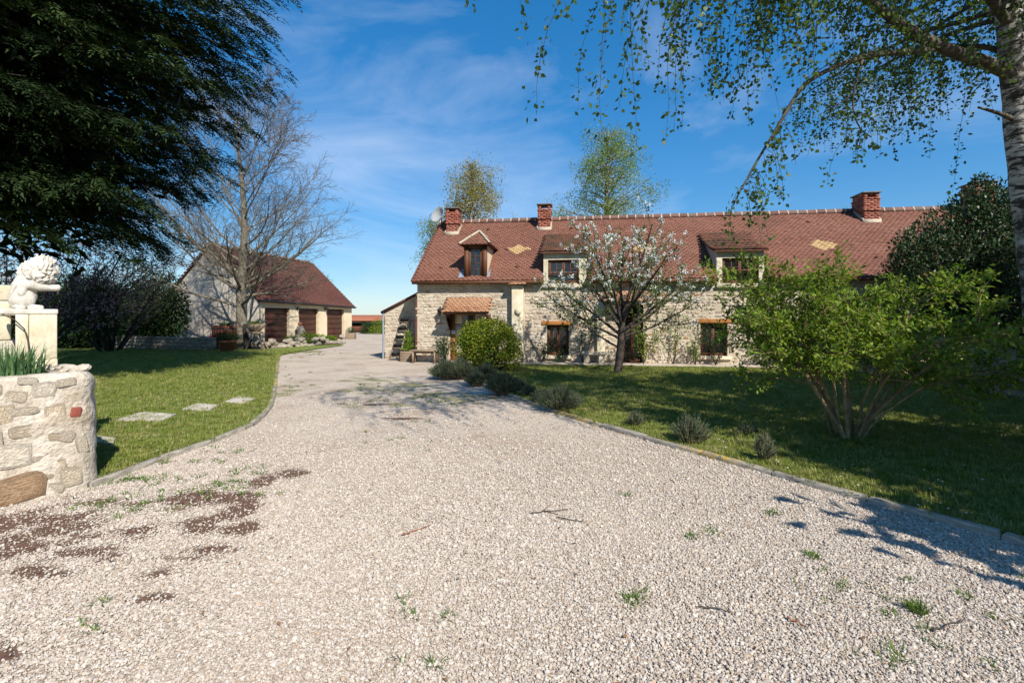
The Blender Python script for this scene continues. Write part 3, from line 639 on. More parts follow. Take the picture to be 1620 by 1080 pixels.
# pilaster with its tiled cap and stone mask
PL = box_px(811, 829, 452, 574); PL = (PL[0], PL[1], 0.0, PL[3])
lst = lay_stones(0.0, 13.2, 0.03, 2.74, [tuple(np.array(o) + (-0.03, 0.03, -0.12, 0.10)) for o in ops] + [(PL[0] - 0.02, PL[1] + 0.02, 0, 3), (D2[0] - 0.2, D2[1] + 0.25, 2.4, 3), (D3[0] - 0.2, D3[1] + 0.25, 2.35, 3)], 0.055, 0.15, 0.08, 0.30, 0.020)
lst = [q_ for q_ in lst if random.random() > 0.14]
place_stones(house_wall, lst, stone_meshes(M['wall_stone'], 22), M['wall_stone_v'], 0.0, 0.017, 300)
bevel(MB().box(PL[0], PL[1], -0.28, -0.003, -0.05, PL[3]).build('pilaster', M['dressed'], house), 0.02)
mb = MB(); tiles(mb, (PL[0] - 0.06, -0.42, PL[3] + 0.01), (1, 0, 0), (0, 0.9, 0.42), PL[1] - PL[0] + 0.12, 0.46, 0.15, 0.11); mb.box(PL[0] - 0.04, PL[1] + 0.04, -0.34, -0.004, PL[3] + 0.002, PL[3] + 0.03); mb.build('pilaster_cap', M['tile_canopy'], house)
c = H.at(820, 493, -0.28); mb = MB(); mb.lathe([(0.0, 0.0), (0.05, 0.0), (0.10, 0.06), (0.12, 0.14), (0.11, 0.19), (0.0, 0.20)], (0, 0, 0), 10)
o = mb.build('stone_mask', M['dressed'], house, smooth=True); o.location = (c[0], -0.30, c[2] - 0.1); o.scale = (1.0, 0.6, 1.0)

# roof
DX = [(H.at(a, 420)[0], H.at(b, 420)[0]) for a, b in ((860, 928), (1133, 1208))]; mb = MB(); xa = -0.10
for a, b in DX + [(LEN + 0.1, None)]:
    mb.prism([(EY, EZ - 0.03), (RY, RZ - 0.03), (2 * RY - EY, EZ - 0.03), (2 * RY - EY, EZ - 0.09), (RY, RZ - 0.12), (EY, EZ - 0.09)], xa, a)
    if b is not None: y_ = 0.16; mb.prism([(y_, roof_z(y_) - 0.03), (RY, RZ - 0.03), (2 * RY - EY, EZ - 0.03), (2 * RY - EY, EZ - 0.09), (RY, RZ - 0.12), (y_, roof_z(y_) - 0.09)], a, b); xa = b
def on_tiles(x, y):
    k = np.ones(len(x), bool)
    for a, b in DX: k &= ~((x - 0.10 > a - 0.04) & (x - 0.10 < b + 0.04) & (y < s_len * (0.05 - EY) / (RY - EY)))
    return k
roof = mb.build('roof', M['underlay'], house)
DIAM = [on_roof(819, 394.5), on_roof(1018, 392), on_roof(1300, 388)]
dm = [(p[0] + 0.10, np.linalg.norm(p[1:] - np.array((EY, EZ)))) for p in DIAM]
def lattice(x, y):
    r_ = np.floor((y - 0.02) / 0.100).astype(int); c_ = np.round(x / 0.168 - 0.25 - 0.5 * (r_ % 2)).astype(int)
    return np.ones(len(x), bool)
def in_diam(x, y):
    k = np.zeros(len(x), bool)
    for a, b in dm: k |= ((np.abs(x - a) / 0.44 + np.abs(y - b) / 0.40) < 1) & lattice(x, y)
    return k
mb = MB(); tiles(mb, (-0.10, EY, EZ), (1, 0, 0), s_dir, LEN + 0.2, s_len, 0.168, 0.100, keep=lambda x, y: ~in_diam(x, y) & on_tiles(x, y)); mb.build('roof_tiles', M['tile'], roof, kind='stuff')
for i in range(3):
    mb = MB(); a, b = dm[i]; tiles(mb, (-0.10, EY, EZ), (1, 0, 0), s_dir, LEN + 0.2, s_len, 0.168, 0.100, keep=lambda x, y: ((np.abs(x - a) / 0.44 + np.abs(y - b) / 0.40) < 1) & lattice(x, y))
    mb.build('tile_diamond', M['tile_yellow'], roof, label='diamond of pale yellow tiles set in the red roof')
mb = MB(); tiles(mb, (LEN + 0.1, 2 * RY - EY, EZ), (-1, 0, 0), (0, -(RY - EY), RZ - EZ), LEN + 0.2, s_len, 0.168, 0.100); mb.build('back_roof_tiles', M['tile'], roof, kind='stuff')
for a, b in ((-0.1, DX[0][0] - 0.02), (DX[0][1] + 0.02, DX[1][0] - 0.02), (DX[1][1] + 0.02, LEN + 0.1)): MB().box(a, b, EY - 0.012, EY + 0.02, EZ - 0.10, EZ - 0.005).build('fascia', M['wood'], roof)
ridge_tiles(roof, (-0.08, RY, RZ + 0.03), (LEN, RY, RZ + 0.03), step=0.33)
mb = MB(); q = nz(s_dir)                                               # mortared verge down the gable
mb.boxes([np.array((-0.115, EY, EZ)) + s_dir * t + r_n * 0.01 for t in (0.5,)], (1, 0, 0), q, r_n, 0.022, s_len / 2, 0.035); mb.build('verge', M['wood_red'], roof)
me = MB().lathe([(0.055, 0.0), (0.05, 0.05), (0.0, 0.06)], (0, 0, 0), 8).mesh('roof_vent'); me.materials.append(M['underlay'])
for px, py in ((698, 425.5), (773, 365), (818, 424), (904, 363), (1019, 361), (1148, 358), (1278, 353), (1232, 422), (1386, 409)):
    p = on_roof(px, py); o = obj('roof_vent', me, None, roof); o.location = tuple(p + r_n * 0.03); o.rotation_euler = (math.atan(SL), 0, 0); o.scale = (1.2, 0.8, 1)

# ground floor windows, lintels and sills
for w, lx0, lx1 in ((W1, 857, 906), (W2, 1101, 1162)):
    casement(house, w[0], w[1], w[2], w[3], 0.13)
    a, b = H.at(lx0, 512)[0], H.at(lx1, 512)[0]
    bevel(MB().box(a, b, -0.035, 0.12, w[3] + 0.004, w[3] + 0.135).build('lintel', M['wood_orange'], house), 0.012)
    bevel(MB().box(w[0] - 0.10, w[1] + 0.10, -0.10, 0.13, w[2] - 0.11, w[2] - 0.004).build('sill', M['dressed'], house), 0.012)
# front door with canopy
mb = MB(); x0, x1, z0, z1 = DR; mb.box(x0, x0 + 0.16, 0.04, 0.12, z0, z1).box(x1 - 0.09, x1, 0.04, 0.12, z0, z1).box(x0 + 0.16, x1 - 0.09, 0.042, 0.12, z1 - 0.09, z1)
door = mb.build('door', M['wood_orange'], house)
xm = x0 + 0.42
mb = MB()
for k in range(3): mb.box(x0 + 0.165, xm, 0.07 - 0.004 * (k % 2), 0.10, z0 + 0.03 + k * 0.62, z0 + 0.03 + k * 0.62 + 0.60)
mb.build('door_leaf', M['dressed'], door)
MB().poly([(xm + 0.01, 0.09, z0), (x1 - 0.09, 0.09, z0), (x1 - 0.09, 0.09, z1 - 0.1), (xm + 0.01, 0.09, z1 - 0.1)]).build('pane', M['glass'], door)
c0 = box_px(701, 773, 476, 494, -0.7); c1z = H.at(737, 476, 0)[2]
CX0, CX1, CZ0, CZ1 = c0[0], c0[1], c0[2], c1z + 0.10
canopy = MB().prism([(-0.72, CZ0), (-0.004, CZ1), (-0.004, CZ1 - 0.07), (-0.72, CZ0 - 0.06)], CX0, CX1).build('canopy', M['wood'], house)
mb = MB(); sd = np.array((0, 0.72, CZ1 - CZ0)); tiles(mb, (CX0 - 0.03, -0.76, CZ0 + 0.0), (1, 0, 0), sd, CX1 - CX0 + 0.06, np.linalg.norm(sd), 0.15, 0.095); mb.build('canopy_tiles', M['tile_canopy'], canopy, kind='stuff')
for xx in (CX0 + 0.05, CX1 - 0.12):
    mb = MB(); mb.prism([(-0.62, CZ0 - 0.07), (-0.003, CZ0 - 0.07), (-0.003, CZ0 - 0.62), (-0.09, CZ0 - 0.62), (-0.10, CZ0 - 0.25), (-0.62, CZ0 - 0.14)], xx, xx + 0.07); mb.build('bracket', M['wood'], canopy)
pl = box_px(714.5, 720.5, 522, 527.5, 0.03)
sg = MB().box(pl[0], pl[1], 0.022, 0.037, pl[2], pl[3]).build('house_plate', M['white'], house, label='small white plate with a blue mark beside the front door')
MB().box(pl[0] + 0.03, pl[1] - 0.03, 0.017, 0.021, pl[2] + 0.04, pl[3] - 0.05).build('plate_mark', M['blue'], sg)
# glazed garden door behind the cherry, its canopy, and the climbing stem beside it
x0, x1, z0, z1 = FD; casement(house, x0, x1, z0, z1, 0.12, 2, 1, 4, name='glazed_door', fr=0.06)
a = H.at(958, 470, -0.5)[0]; b = H.at(1026, 470, -0.5)[0]; zc = H.at(990, 477, -0.5)[2]
can2 = MB().prism([(-0.55, zc), (-0.004, zc + 0.36), (-0.004, zc + 0.30), (-0.55, zc - 0.05)], a, b).build('canopy', M['wood'], house)
mb = MB(); tiles(mb, (a - 0.03, -0.58, zc), (1, 0, 0), (0, 0.55, 0.36), b - a + 0.06, 0.66, 0.15, 0.10); mb.build('canopy_tiles', M['tile_canopy'], can2, kind='stuff')
PB = box_px(944, 957, 478, 574); bevel(MB().box(PB[0], PB[1], -0.14, -0.003, 0, PB[3]).build('pilaster', M['dressed'], house), 0.02)

# dormers
def shed_dormer(D, fx0, fx1, top, back_px):
    """Flat-fronted dormer with a stone surround, swept cheeks and a long tiled lid."""
    a, b = H.at(fx0, 420)[0], H.at(fx1, 420)[0]; zt = H.at((fx0 + fx1) / 2, top)[2]; zb = D[2] - 0.15
    mb = MB(); wall_open(mb, a, b, zb, zt, [D], -0.04, reveal=0.2)
    mb.poly([(a, -0.04, zb), (b, -0.04, zb), (b, 0.0, zb), (a, 0.0, zb)]); mb.poly([(a, -0.04, zb), (a, 0.02, zb), (a, 0.02, zt), (a, -0.04, zt)]); mb.poly([(b, -0.04, zb), (b, -0.04, zt), (b, 0.02, zt), (b, 0.02, zb)])
    d = mb.build('dormer', M['surround'], house)
    MB().box(a - 0.05, b + 0.05, -0.075, -0.043, zb - 0.02, zb + 0.06).build('sill', M['surround'], d)
    casement(d, D[0], D[1], D[2], D[3], 0.03, 2, 2, 3, fr=0.045)
    MB().poly([(a + .05, 0.155, zb), (b - .05, 0.155, zb), (b - .05, 0.155, zt), (a + .05, 0.155, zt)]).build('dark_backing', M['black'], d)  # black sheet in place of the dormer's dark inside
    bk = on_roof(*back_px); yb = bk[1]; zr = roof_z(yb) + 0.03
    for xx in (a, b):                                                  # cheek between lid and main roof, its top swept
        n = 7; t = np.linspace(0, 1, n); yy = -0.0 + (yb + 0.05) * t; ztop = zt + (zr - zt) * t - 0.16 * np.sin(math.pi * t) * 0.6; zlow = roof_z(yy) - 0.05
        mb = MB(); V = []
        for k in range(n): V += [(xx, yy[k], max(zlow[k], 0)), (xx, yy[k], max(ztop[k], zlow[k]))]
        mb.add(V, [(2 * k, 2 * k + 2, 2 * k + 3, 2 * k + 1) for k in range(n - 1)]); mb.build('cheek', M['surround'], d)
    n = 7; t = np.linspace(0, 1, n); yy = -0.20 + (yb + 0.20) * t; zz = zt + 0.03 + (zr - zt) * t - 0.16 * np.sin(math.pi * t) * 0.6
    mb = MB(); lid = []
    for k in range(n): lid += [(a - 0.09, yy[k], zz[k]), (b + 0.09, yy[k], zz[k])]
    mb.add(lid, [(2 * k, 2 * k + 1, 2 * k + 3, 2 * k + 2) for k in range(n - 1)]); low = [(p[0], p[1], p[2] - 0.06) for p in lid]
    mb.add(low, [(2 * k + 2, 2 * k + 3, 2 * k + 1, 2 * k) for k in range(n - 1)]); mb.poly([lid[0], lid[1], low[1], low[0]])
    for e in (0, 1): mb.add(lid[e::2] + low[e::2], [(k, k + 1, n + k + 1, n + k) for k in range(n - 1)])
    rf = mb.build('dormer_roof', M['underlay'], d); mb = MB()
    for k in range(n - 1):
        sd = np.array((0, yy[k + 1] - yy[k], zz[k + 1] - zz[k])); tiles(mb, (a - 0.10, yy[k] - 0.02, zz[k]), (1, 0, 0), sd, b - a + 0.20, np.linalg.norm(sd) + 0.02, 0.168, 0.105)
    mb.build('dormer_tiles', M['tile_mossy'], rf, kind='stuff')
shed_dormer(D2, 860, 928, 400, (890, 374))
shed_dormer(D3, 1133, 1208, 397, (1165, 372))

def hip_dormer():
    yl = -0.12; a, b = H.at(734, 410, yl)[0], H.at(770, 410, yl)[0]; zt = H.at(752, 388, yl)[2]; zb = roof_z(yl) - 0.06; wx0, wx1 = H.at(741, 410, yl)[0], H.at(763, 410, yl)[0]
    mb = MB().box(a, wx0, yl, yl + 0.10, zb, zt).box(wx1, b, yl, yl + 0.10, zb, zt).box(wx0, wx1, yl + 0.002, yl + 0.10, zt - 0.07, zt)
    d = mb.build('dormer', M['wood'], house)
    casement(d, wx0, wx1, zb + 0.05, zt - 0.07, yl + 0.03, 1, 2, 4, fr=0.035)
    MB().poly([(a, yl + 0.099, zb), (b, yl + 0.099, zb), (b, yl + 0.099, zt), (a, yl + 0.099, zt)]).build('dark_backing', M['black'], d)  # the dark behind this window is a plain black sheet
    yk = EY + (zt - EZ) / SL
    for xx in (a + 0.005, b - 0.005): MB().poly([(xx, yl + 0.1, roof_z(yl + 0.1) - 0.03), (xx, yk, zt), (xx, yl + 0.1, zt)]).build('cheek', M['render'], d)
    for x_a, x_b in ((a - 0.20, a), (b, b + 0.10)):
        MB().prism([(yl - 0.02, roof_z(yl - 0.02) + 0.036), (yl + 0.42, roof_z(yl + 0.42) + 0.036), (yl + 0.42, roof_z(yl + 0.42) + 0.042), (yl - 0.02, roof_z(yl - 0.02) + 0.042)], x_a, x_b - 0.003).build('zinc_flashing', M['zinc'], d)
    za = H.at(752, 367, 0.5)[2]; xm = (a + b) / 2; e = 0.14; ya = 0.55; yr = EY + (za - EZ) / SL + 0.05; yk2 = yk + 0.1
    fl, fr_, bl, br, ap, bk = (a - e, yl - 0.16, zt), (b + e, yl - 0.16, zt), (a - e, yk2, zt), (b + e, yk2, zt), (xm, ya, za), (xm, yr, za)
    mb = MB(); mb.poly([fl, fr_, ap]); mb.poly([fl, ap, bk, bl]); mb.poly([fr_, br, bk, ap]); mb.poly([fl, bl, br, fr_]); rf = mb.build('dormer_roof', M['underlay'], d)
    mb = MB(); sd = np.array(ap) - np.array((xm, fl[1], zt)); L = np.linalg.norm(sd); W = fr_[0] - fl[0]
    tiles(mb, fl, (1, 0, 0), sd, W, L, 0.15, 0.095, keep=lambda x, y: np.abs(x - W / 2) < W / 2 * (1 - y / L) + 0.03)
    for sgn, e0 in ((-1, fl), (1, fr_)):
        s2 = np.array((xm, 0, za)) - np.array((e0[0], 0, zt)); L2 = np.linalg.norm(s2); W2_ = yk2 - fl[1]; off = ya - fl[1]
        if sgn > 0: tiles(mb, e0, (0, 1, 0), s2, W2_, L2, 0.15, 0.095, keep=lambda x, y: x > off * y / L2 - 0.03)
        else: tiles(mb, bl, (0, -1, 0), s2, W2_, L2, 0.15, 0.095, keep=lambda x, y: (W2_ - x) > off * y / L2 - 0.03)
    mb.build('dormer_tiles', M['tile'], rf, kind='stuff')
    mb = MB(); up = np.array((0, 0, 0.045)); A = [np.array(q_) + up for q_ in (fl, fr_, ap, bk)]
    mb.tubes([np.linspace(A[0], A[2], 4), np.linspace(A[1], A[2], 4), np.linspace(A[2], A[3], 4)], np.full((3, 4), 0.042), 6); mb.build('hip_mortar', M['cream'], rf)
hip_dormer()

# chimneys, dish
def chim_px(x0, x1, yb, yt, depth=0.55):
    p = on_roof((x0 + x1) / 2, yb); a, b = H.at(x0, yb, p[1])[0], H.at(x1, yb, p[1])[0]; zt = H.at((x0 + x1) / 2, yt, p[1])[2]
    return chimney(house, a, b, p[1], p[1] + depth, p[2] - 0.25, zt, roof_z)
chim_px(706, 724, 371, 328); chim_px(851.5, 870.5, 364, 322); chim_px(1367, 1391, 352, 303, 0.75); chim_px(1545, 1575, 350, 286, 0.7)
p = H.at(697, 343, 2.9); dish = MB(); dish.lathe([(0.0, 0.0), (0.12, 0.02), (0.24, 0.07), (0.33, 0.14), (0.34, 0.14), (0.25, 0.055), (0.12, 0.0), (0, -0.02)], (0, 0, 0), 22)
o = dish.build('satellite_dish', M['dish'], house, smooth=True); o.location = (p[0] + 0.02, p[1] - 0.2, p[2]); o.rotation_euler = (R(72), 0, R(-30))
mb = MB(); mb.tubes([[(p[0] + 0.02, p[1], p[2]), (p[0] + 0.05, p[1], p[2] - 0.3), (p[0] + 0.06, p[1], roof_z(p[1]) - 0.1)]], [[0.02] * 3], 6); mb.build('dish_mast', M['iron'], house)
# wall lantern
def lantern(parent, p, ax=(0, -1, 0)):
    x, y, z = p; a = np.array(ax) * 0.2; q = (x + a[0], y + a[1])
    mb = MB(); mb.lathe([(0.03, -0.16), (0.05, -0.14), (0.085, 0.02), (0.10, 0.03), (0.03, 0.10), (0, 0.12)], (q[0], q[1], z), 6)
    mb.tubes([[(x, y, z + 0.02), (x + a[0] * 0.5, y + a[1] * 0.5, z + 0.16), (q[0], q[1], z + 0.12)]], [[0.012] * 3], 5); mb.boxes((x + a[0] * 0.05, y + a[1] * 0.05, z + 0.02), (1, 0, 0), (0, 1, 0), (0, 0, 1), 0.04, 0.03, 0.08)
    return mb.build('wall_lantern', M['iron'], parent)
lantern(house, H.at(698, 492, 0.0))
# lean-to at the gable
lt = H.at(609, 560, 1.0); lx = lt[0]; ztop = H.at(657, 460, 1.0)[2]; zlow = H.at(609, 494, 1.0)[2]
mb = MB(); mb.poly([(lx, 1.0, -0.1), (-0.003, 1.0, -0.1), (-0.003, 1.0, ztop), (lx, 1.0, zlow)]); mb.poly([(lx, 1.0, -0.1), (lx, 1.0, zlow), (lx, 5.5, zlow), (lx, 5.5, -0.1)]); mb.poly([(lx, 5.5, -0.1), (lx, 5.5, zlow), (-.003, 5.5, ztop), (-.003, 5.5, -0.1)])
lean = mb.build('lean_to', M['mortar'], house)
lst = lay_stones(lx + 0.02, -0.03, 0.03, ztop, [], 0.06, 0.16, 0.08, 0.30, 0.02, top=lambda x: zlow + (x - lx) / (0 - lx) * (ztop - zlow) - 0.03)
place_stones(lean, lst, stone_meshes(M['wall_stone'], 8, 9), M['wall_stone_v'], 1.0, 0.017, 80)
dd = nz(np.array((0 - lx, 0, ztop - zlow))); mb = MB(); mb.boxes((lx / 2 - 0.05, 3.2, (zlow + ztop) / 2 + 0.035), dd, (0, 1, 0), np.cross(dd, (0, 1, 0)), np.hypot(lx, ztop - zlow) / 2 + 0.06, 2.30, 0.035); mb.build('lean_to_roof', M['tile_old'], lean)
mb = MB(); mb.tubes([[(lx - 0.06, 0.96, zlow - 0.05), (lx - 0.05, 0.96, 1.0), (lx - 0.05, 0.96, 0.0)]], [[0.04] * 3], 8); mb.tubes([[(lx - 0.08, 0.9, zlow), (lx - 0.08, 3, zlow), (lx - 0.08, 5.5, zlow)]], [[0.055] * 3], 8); mb.build('downpipe', M['zinc'], lean)
mb = MB(); mb.tubes([[(-0.05, 0.02, 2.2), (-0.055, 0.03, 1.2), (-0.05, 0.02, 0.0)]], [[0.03] * 3], 6); mb.build('drain_pipe', M['wood_red'], house)

# ---------------------------------------------------------------- the garage
ga = np.array((-14.2, 27.0)); gb = np.array((-11.6, 35.0)); gd = gb - ga; GL = float(np.linalg.norm(gd)); GA = Frame(ga[0], ga[1], math.atan2(gd[1], gd[0])); GW = 7.0
garage = empty('garage', tuple(GA.o), GA.a, label='cream garage with three brown doors and steep dark red roof', cat='garage')
ez0, ez1, rz0, rz1 = 2.58, 2.34, 5.75, 5.55
gez = lambda x: ez0 + (ez1 - ez0) * x / GL
g_ops = []
for x0, x1, yt in ((419, 458, 483.5), (473, 504, 487), (517.5, 544.5, 490)):
    a, b = GA.at(x0, 510)[0], GA.at(x1, 510)[0]; g_ops.append((a, b, 0.0, 2.08))
mb = MB(); wall_open(mb, 0, GL, -0.1, 2.32, g_ops, 0.0, reveal=0.25); mb.poly([(0, 0, 2.32), (GL, 0, 2.32), (GL, 0, ez1 + .05), (0, 0, ez0)])
gw = mb.build('wall', M['render'], garage)
mb = MB(); mb.poly([(0, 0, -0.1), (0, 0, ez0), (0, GW / 2, rz0 - 0.05), (0, GW, ez0), (0, GW, -0.1)]); mb.poly([(GL, 0, -0.1), (GL, 0, ez1), (GL, GW / 2, rz1 - 0.05), (GL, GW, ez1), (GL, GW, -0.1)]); mb.poly([(0, GW, -.1), (0, GW, ez0), (GL, GW, ez1), (GL, GW, -.1)]); mb.build('gable', M['roughcast'], garage)
for (a, b, c, d) in g_ops:
    dr = MB().box(a, b, 0.20, 0.23, c, d).build('garage_door', M['door_brown'], garage); n = 6; h = (d - c) / n
    for k in range(n): bevel(MB().box(a + 0.02, b - 0.02, 0.17, 0.198, c + k * h + 0.012, c + (k + 1) * h - 0.006).build('panel', M['door_brown'], dr), 0.01, 1)
for px in (470, 514): q_ = GA.at(px, 489); lantern(garage, (q_[0], -0.01, q_[2]), (0, -1, 0))
ov = 0.22; e0 = np.array((-0.1, -ov, ez0 - 0.12)); e1 = np.array((GL + 0.1, -ov, ez1 - 0.12)); r0 = np.array((-0.1, GW / 2, rz0)); r1 = np.array((GL + 0.1, GW / 2, rz1)); f0 = np.array((-0.1, GW + ov, ez0 - 0.12)); f1 = np.array((GL + 0.1, GW + ov, ez1 - 0.12))
mb = MB(); dz = np.array((0, 0, 0.07))
for A_ in ((e0, e1, r1, r0), (r0, r1, f1, f0)): mb.poly(A_); mb.poly([q_ - dz for q_ in A_][::-1])
for A_ in ((e0, e1), (r0, e0), (f0, r0), (e1, r1), (r1, f1)): mb.poly([A_[0], A_[1], A_[1] - dz, A_[0] - dz])
groof = mb.build('roof', M['underlay'], garage)
mb = MB(); tiles(mb, e0, e1 - e0, r0 - e0, np.linalg.norm(e1 - e0), np.linalg.norm(r0 - e0), 0.18, 0.13); mb.build('roof_tiles', M['tile_old'], groof, kind='stuff')
mb = MB(); tiles(mb, f1, f0 - f1, r1 - f1, np.linalg.norm(e1 - e0), np.linalg.norm(r0 - e0), 0.18, 0.13); mb.build('back_roof_tiles', M['tile_old'], groof, kind='stuff')
ridge_tiles(groof, r0 + dz * 0.4, r1 + dz * 0.4, step=0.36)
mb = MB(); mb.tubes([np.linspace(e0 + (0, -0.05, 0.0), e1 + (0, -0.05, 0.0), 4)], [[0.06] * 4], 8); mb.build('gutter', M['iron'], groof)
mb = MB(); mb.tubes([[(0.10, -0.06, 2.4), (0.10, -0.06, 1.2), (0.10, -0.06, 0.0)]], [[0.045] * 3], 8); mb.build('downpipe', M['zinc'], garage)

# ---------------------------------------------------------------- the far stable
ST = Frame(-18.6, 47.0, R(3)); stable = empty('stable', tuple(ST.o), ST.a, label='far low stable with red roof and dark open front beyond the garage', cat='stable')
mb = MB(); mb.box(0, 14, 3.0, 3.2, 0, 1.5); mb.box(0, 14, 0.02, 0.12, 0, 0.62); sw = mb.build('wall', M['wood_red'], stable)
mb = MB()
for k in range(8): mb.box(k * 1.98, k * 1.98 + 0.12, 0, 0.14, 0, 1.25)
mb.build('post_row', M['wood_red'], stable, kind='stuff'); MB().box(0, 14, 0.16, 0.2, 0.95, 1.05).build('rail', M['zinc'], stable)
MB().box(0, 14, 1.2, 1.25, 0, 1.3).build('dark_inside', M['black'], stable)  # black sheet stands in for the shaded depth of the open front
mb = MB(); mb.prism([(-0.4, 1.20), (2.0, 1.72), (4.2, 1.20), (4.2, 1.13), (2.0, 1.64), (-0.4, 1.12)], -0.3, 14.3); mb.build('roof', M['terracotta'], stable)

# ---------------------------------------------------------------- garden wall on the right
RW = Frame(9.55, -4.0, R(90))                                          # x runs away from the camera, its -y side is the far side
gwall = empty('garden_wall', (9.6, 0, 0), label='low old stone wall in deep shade below the glossy evergreen', cat='wall')
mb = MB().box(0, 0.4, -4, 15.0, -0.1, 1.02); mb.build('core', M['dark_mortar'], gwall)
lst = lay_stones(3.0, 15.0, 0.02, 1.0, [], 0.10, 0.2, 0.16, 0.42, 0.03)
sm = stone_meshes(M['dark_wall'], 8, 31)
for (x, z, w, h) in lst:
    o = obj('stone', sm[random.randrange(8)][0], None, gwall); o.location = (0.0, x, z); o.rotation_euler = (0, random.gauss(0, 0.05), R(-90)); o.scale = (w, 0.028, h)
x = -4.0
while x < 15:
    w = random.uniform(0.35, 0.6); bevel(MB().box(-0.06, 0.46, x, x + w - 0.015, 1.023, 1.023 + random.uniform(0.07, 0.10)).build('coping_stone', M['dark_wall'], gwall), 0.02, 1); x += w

# ---------------------------------------------------------------- statue wall on the left
swall = empty('planter_wall', (0, 0, 0), label='limewashed rubble stone wall with rounded end carrying the lion', cat='wall')
TOPZ = 1.07
front = [(-6.9, 0.97), (-6.0, 2.06), (-5.25, 2.96), (-4.61, 3.73), (-4.24, 4.17), (-4.10, 4.35), (-4.00, 4.48), (-3.98, 4.57), (-4.05, 4.68), (-4.20, 4.82), (-4.5, 5.06), (-5.0, 5.40), (-5.3, 5.6), (-5.5, 5.7), (-6.2, 5.2), (-8.0, 3.2)]
path = resample(smooth_path(front, 2), 0.035); nP = len(path)
tang = np.gradient(path, axis=0); tang /= np.linalg.norm(tang, axis=1, keepdims=True); outn = np.stack([tang[:, 1], -tang[:, 0]], 1)
zs = np.linspace(-0.05, TOPZ, 36); Vw = []
for k, z in enumerate(zs):
    t = z / TOPZ; bat = 0.045 * (1 - t); s_ = np.arange(nP) * 0.035
    rough = 0.022 * fbm(s_ * 6, np.full(nP, z * 5), 41) + 0.010 * fbm(s_ * 17, np.full(nP, z * 17), 43, 3); rough -= 0.05 * np.clip((t - 0.92) / 0.08, 0, 1) ** 2
    Vw.append(np.concatenate([path + outn * (bat + rough)[:, None], np.full((nP, 1), z)], 1))
cen = path + outn * -0.30
Vw.append(np.concatenate([path + outn * -0.10, np.full((nP, 1), TOPZ + 0.012) + 0.012 * fbm(path[:, :1] * 9, path[:, 1:] * 9, 45)], 1)); Vw.append(np.concatenate([cen, np.full((nP, 1), TOPZ + 0.0)], 1)); nk = len(Vw)
ii = (np.arange(nk - 1)[:, None] * nP + np.arange(nP - 1)[None]).ravel()
mb = MB(); mb.add(np.concatenate(Vw), np.stack([ii, ii + 1, ii + nP + 1, ii + nP], -1)); mb.build('wall_body', M['limewash'], swall, smooth=True)
me = bpy.data.meshes.new('planting_soil'); me.from_pydata([(p_[0], p_[1], TOPZ - 0.015) for p_ in cen], [], [list(range(nP))]); me.update(); obj('planting_soil', me, M['soil'], swall)
rs = stone_meshes(M['rubble'], 12, 51, (0.22, 0.45)); rust = stone_meshes(M['rust_stone'], 2, 52, (0.2, 0.3)); redm = stone_meshes(M['red_tile'], 2, 53, (0.2, 0.35))
slen = np.arange(nP) * 0.035
def on_wall(px, py):                                                   # arc length and height where the line of sight meets the wall face
    best = None
    for i in range(nP):
        dx = abs(CX + F * path[i, 0] / path[i, 1] - px) if path[i, 1] > 0.5 else 1e9
        if path[i, 1] <= 4.55 and (best is None or dx < best[0]): best = (dx, i)
    i = best[1]; return i, EYE + (HY - py) / F * path[i, 1]
def wall_stone(px, py, w, h, meshes, d=0.035, rot=0.0):
    i, z = on_wall(px, py); o = obj('stone', meshes[random.randrange(len(meshes))][0], None, swall); t = z / TOPZ
    q_ = path[i] + outn[i] * (0.045 * (1 - t) + 0.003); o.location = (q_[0], q_[1], z); o.rotation_euler = (0, rot, math.atan2(tang[i][1], tang[i][0])); o.scale = (w, d, h)
for a_ in ((22, 773, 0.40, 0.27, rust, 0.03, -0.1), (117, 651, 0.085, 0.10, redm, 0.012, 0.15)): wall_stone(*a_)
for a_ in ((84, 655, 0.15, 0.24), (47, 681, 0.25, 0.13), (125, 703, 0.10, 0.20), (18, 722, 0.30, 0.24), (61, 724, 0.13, 0.06), (72, 616, 0.17, 0.16), (27, 627, 0.16, 0.11), (106, 605, 0.15, 0.09), (112, 752, 0.16, 0.20), (88, 737, 0.16, 0.15),
           (38, 650, 0.22, 0.08), (5, 655, 0.12, 0.20), (104, 690, 0.13, 0.12), (60, 750, 0.20, 0.12), (90, 770, 0.12, 0.11), (86, 690, 0.10, 0.08), (48, 602, 0.14, 0.07), (-30, 700, 0.3, 0.2), (-60, 640, 0.3, 0.25), (-80, 760, 0.35, 0.3), (-25, 620, 0.2, 0.15)):
    wall_stone(a_[0], a_[1], a_[2] * 1.05, a_[3] * 0.95, rs, random.uniform(0.005, 0.010), random.gauss(0, 0.12))
def rock(name, parent, loc, size, material, seed=0, **kw):
    bm = bmesh.new(); bmesh.ops.create_icosphere(bm, subdivisions=2, radius=1.0); r_ = random.Random(seed)
    pl_ = [(Vector((r_.gauss(0, 1), r_.gauss(0, 1), r_.gauss(0, 1))).normalized(), r_.uniform(0.55, 0.85)) for _ in range(9)]
    for v in bm.verts:
        for n_, d_ in pl_:
            k = v.co.dot(n_) - d_
            if k > 0: v.co -= n_ * k * 0.9
        v.co *= 1 + r_.gauss(0, 0.03)
        v.co = Vector((v.co.x * size[0], v.co.y * size[1], v.co.z * size[2]))
    me = bpy.data.meshes.new(name); bm.to_mesh(me); bm.free(); o = obj(name, me, material, parent, **kw); o.location = loc; o.rotation_euler = (r_.gauss(0, 0.15), r_.gauss(0, 0.15), r_.uniform(0, 6.28)); return o
k = 0
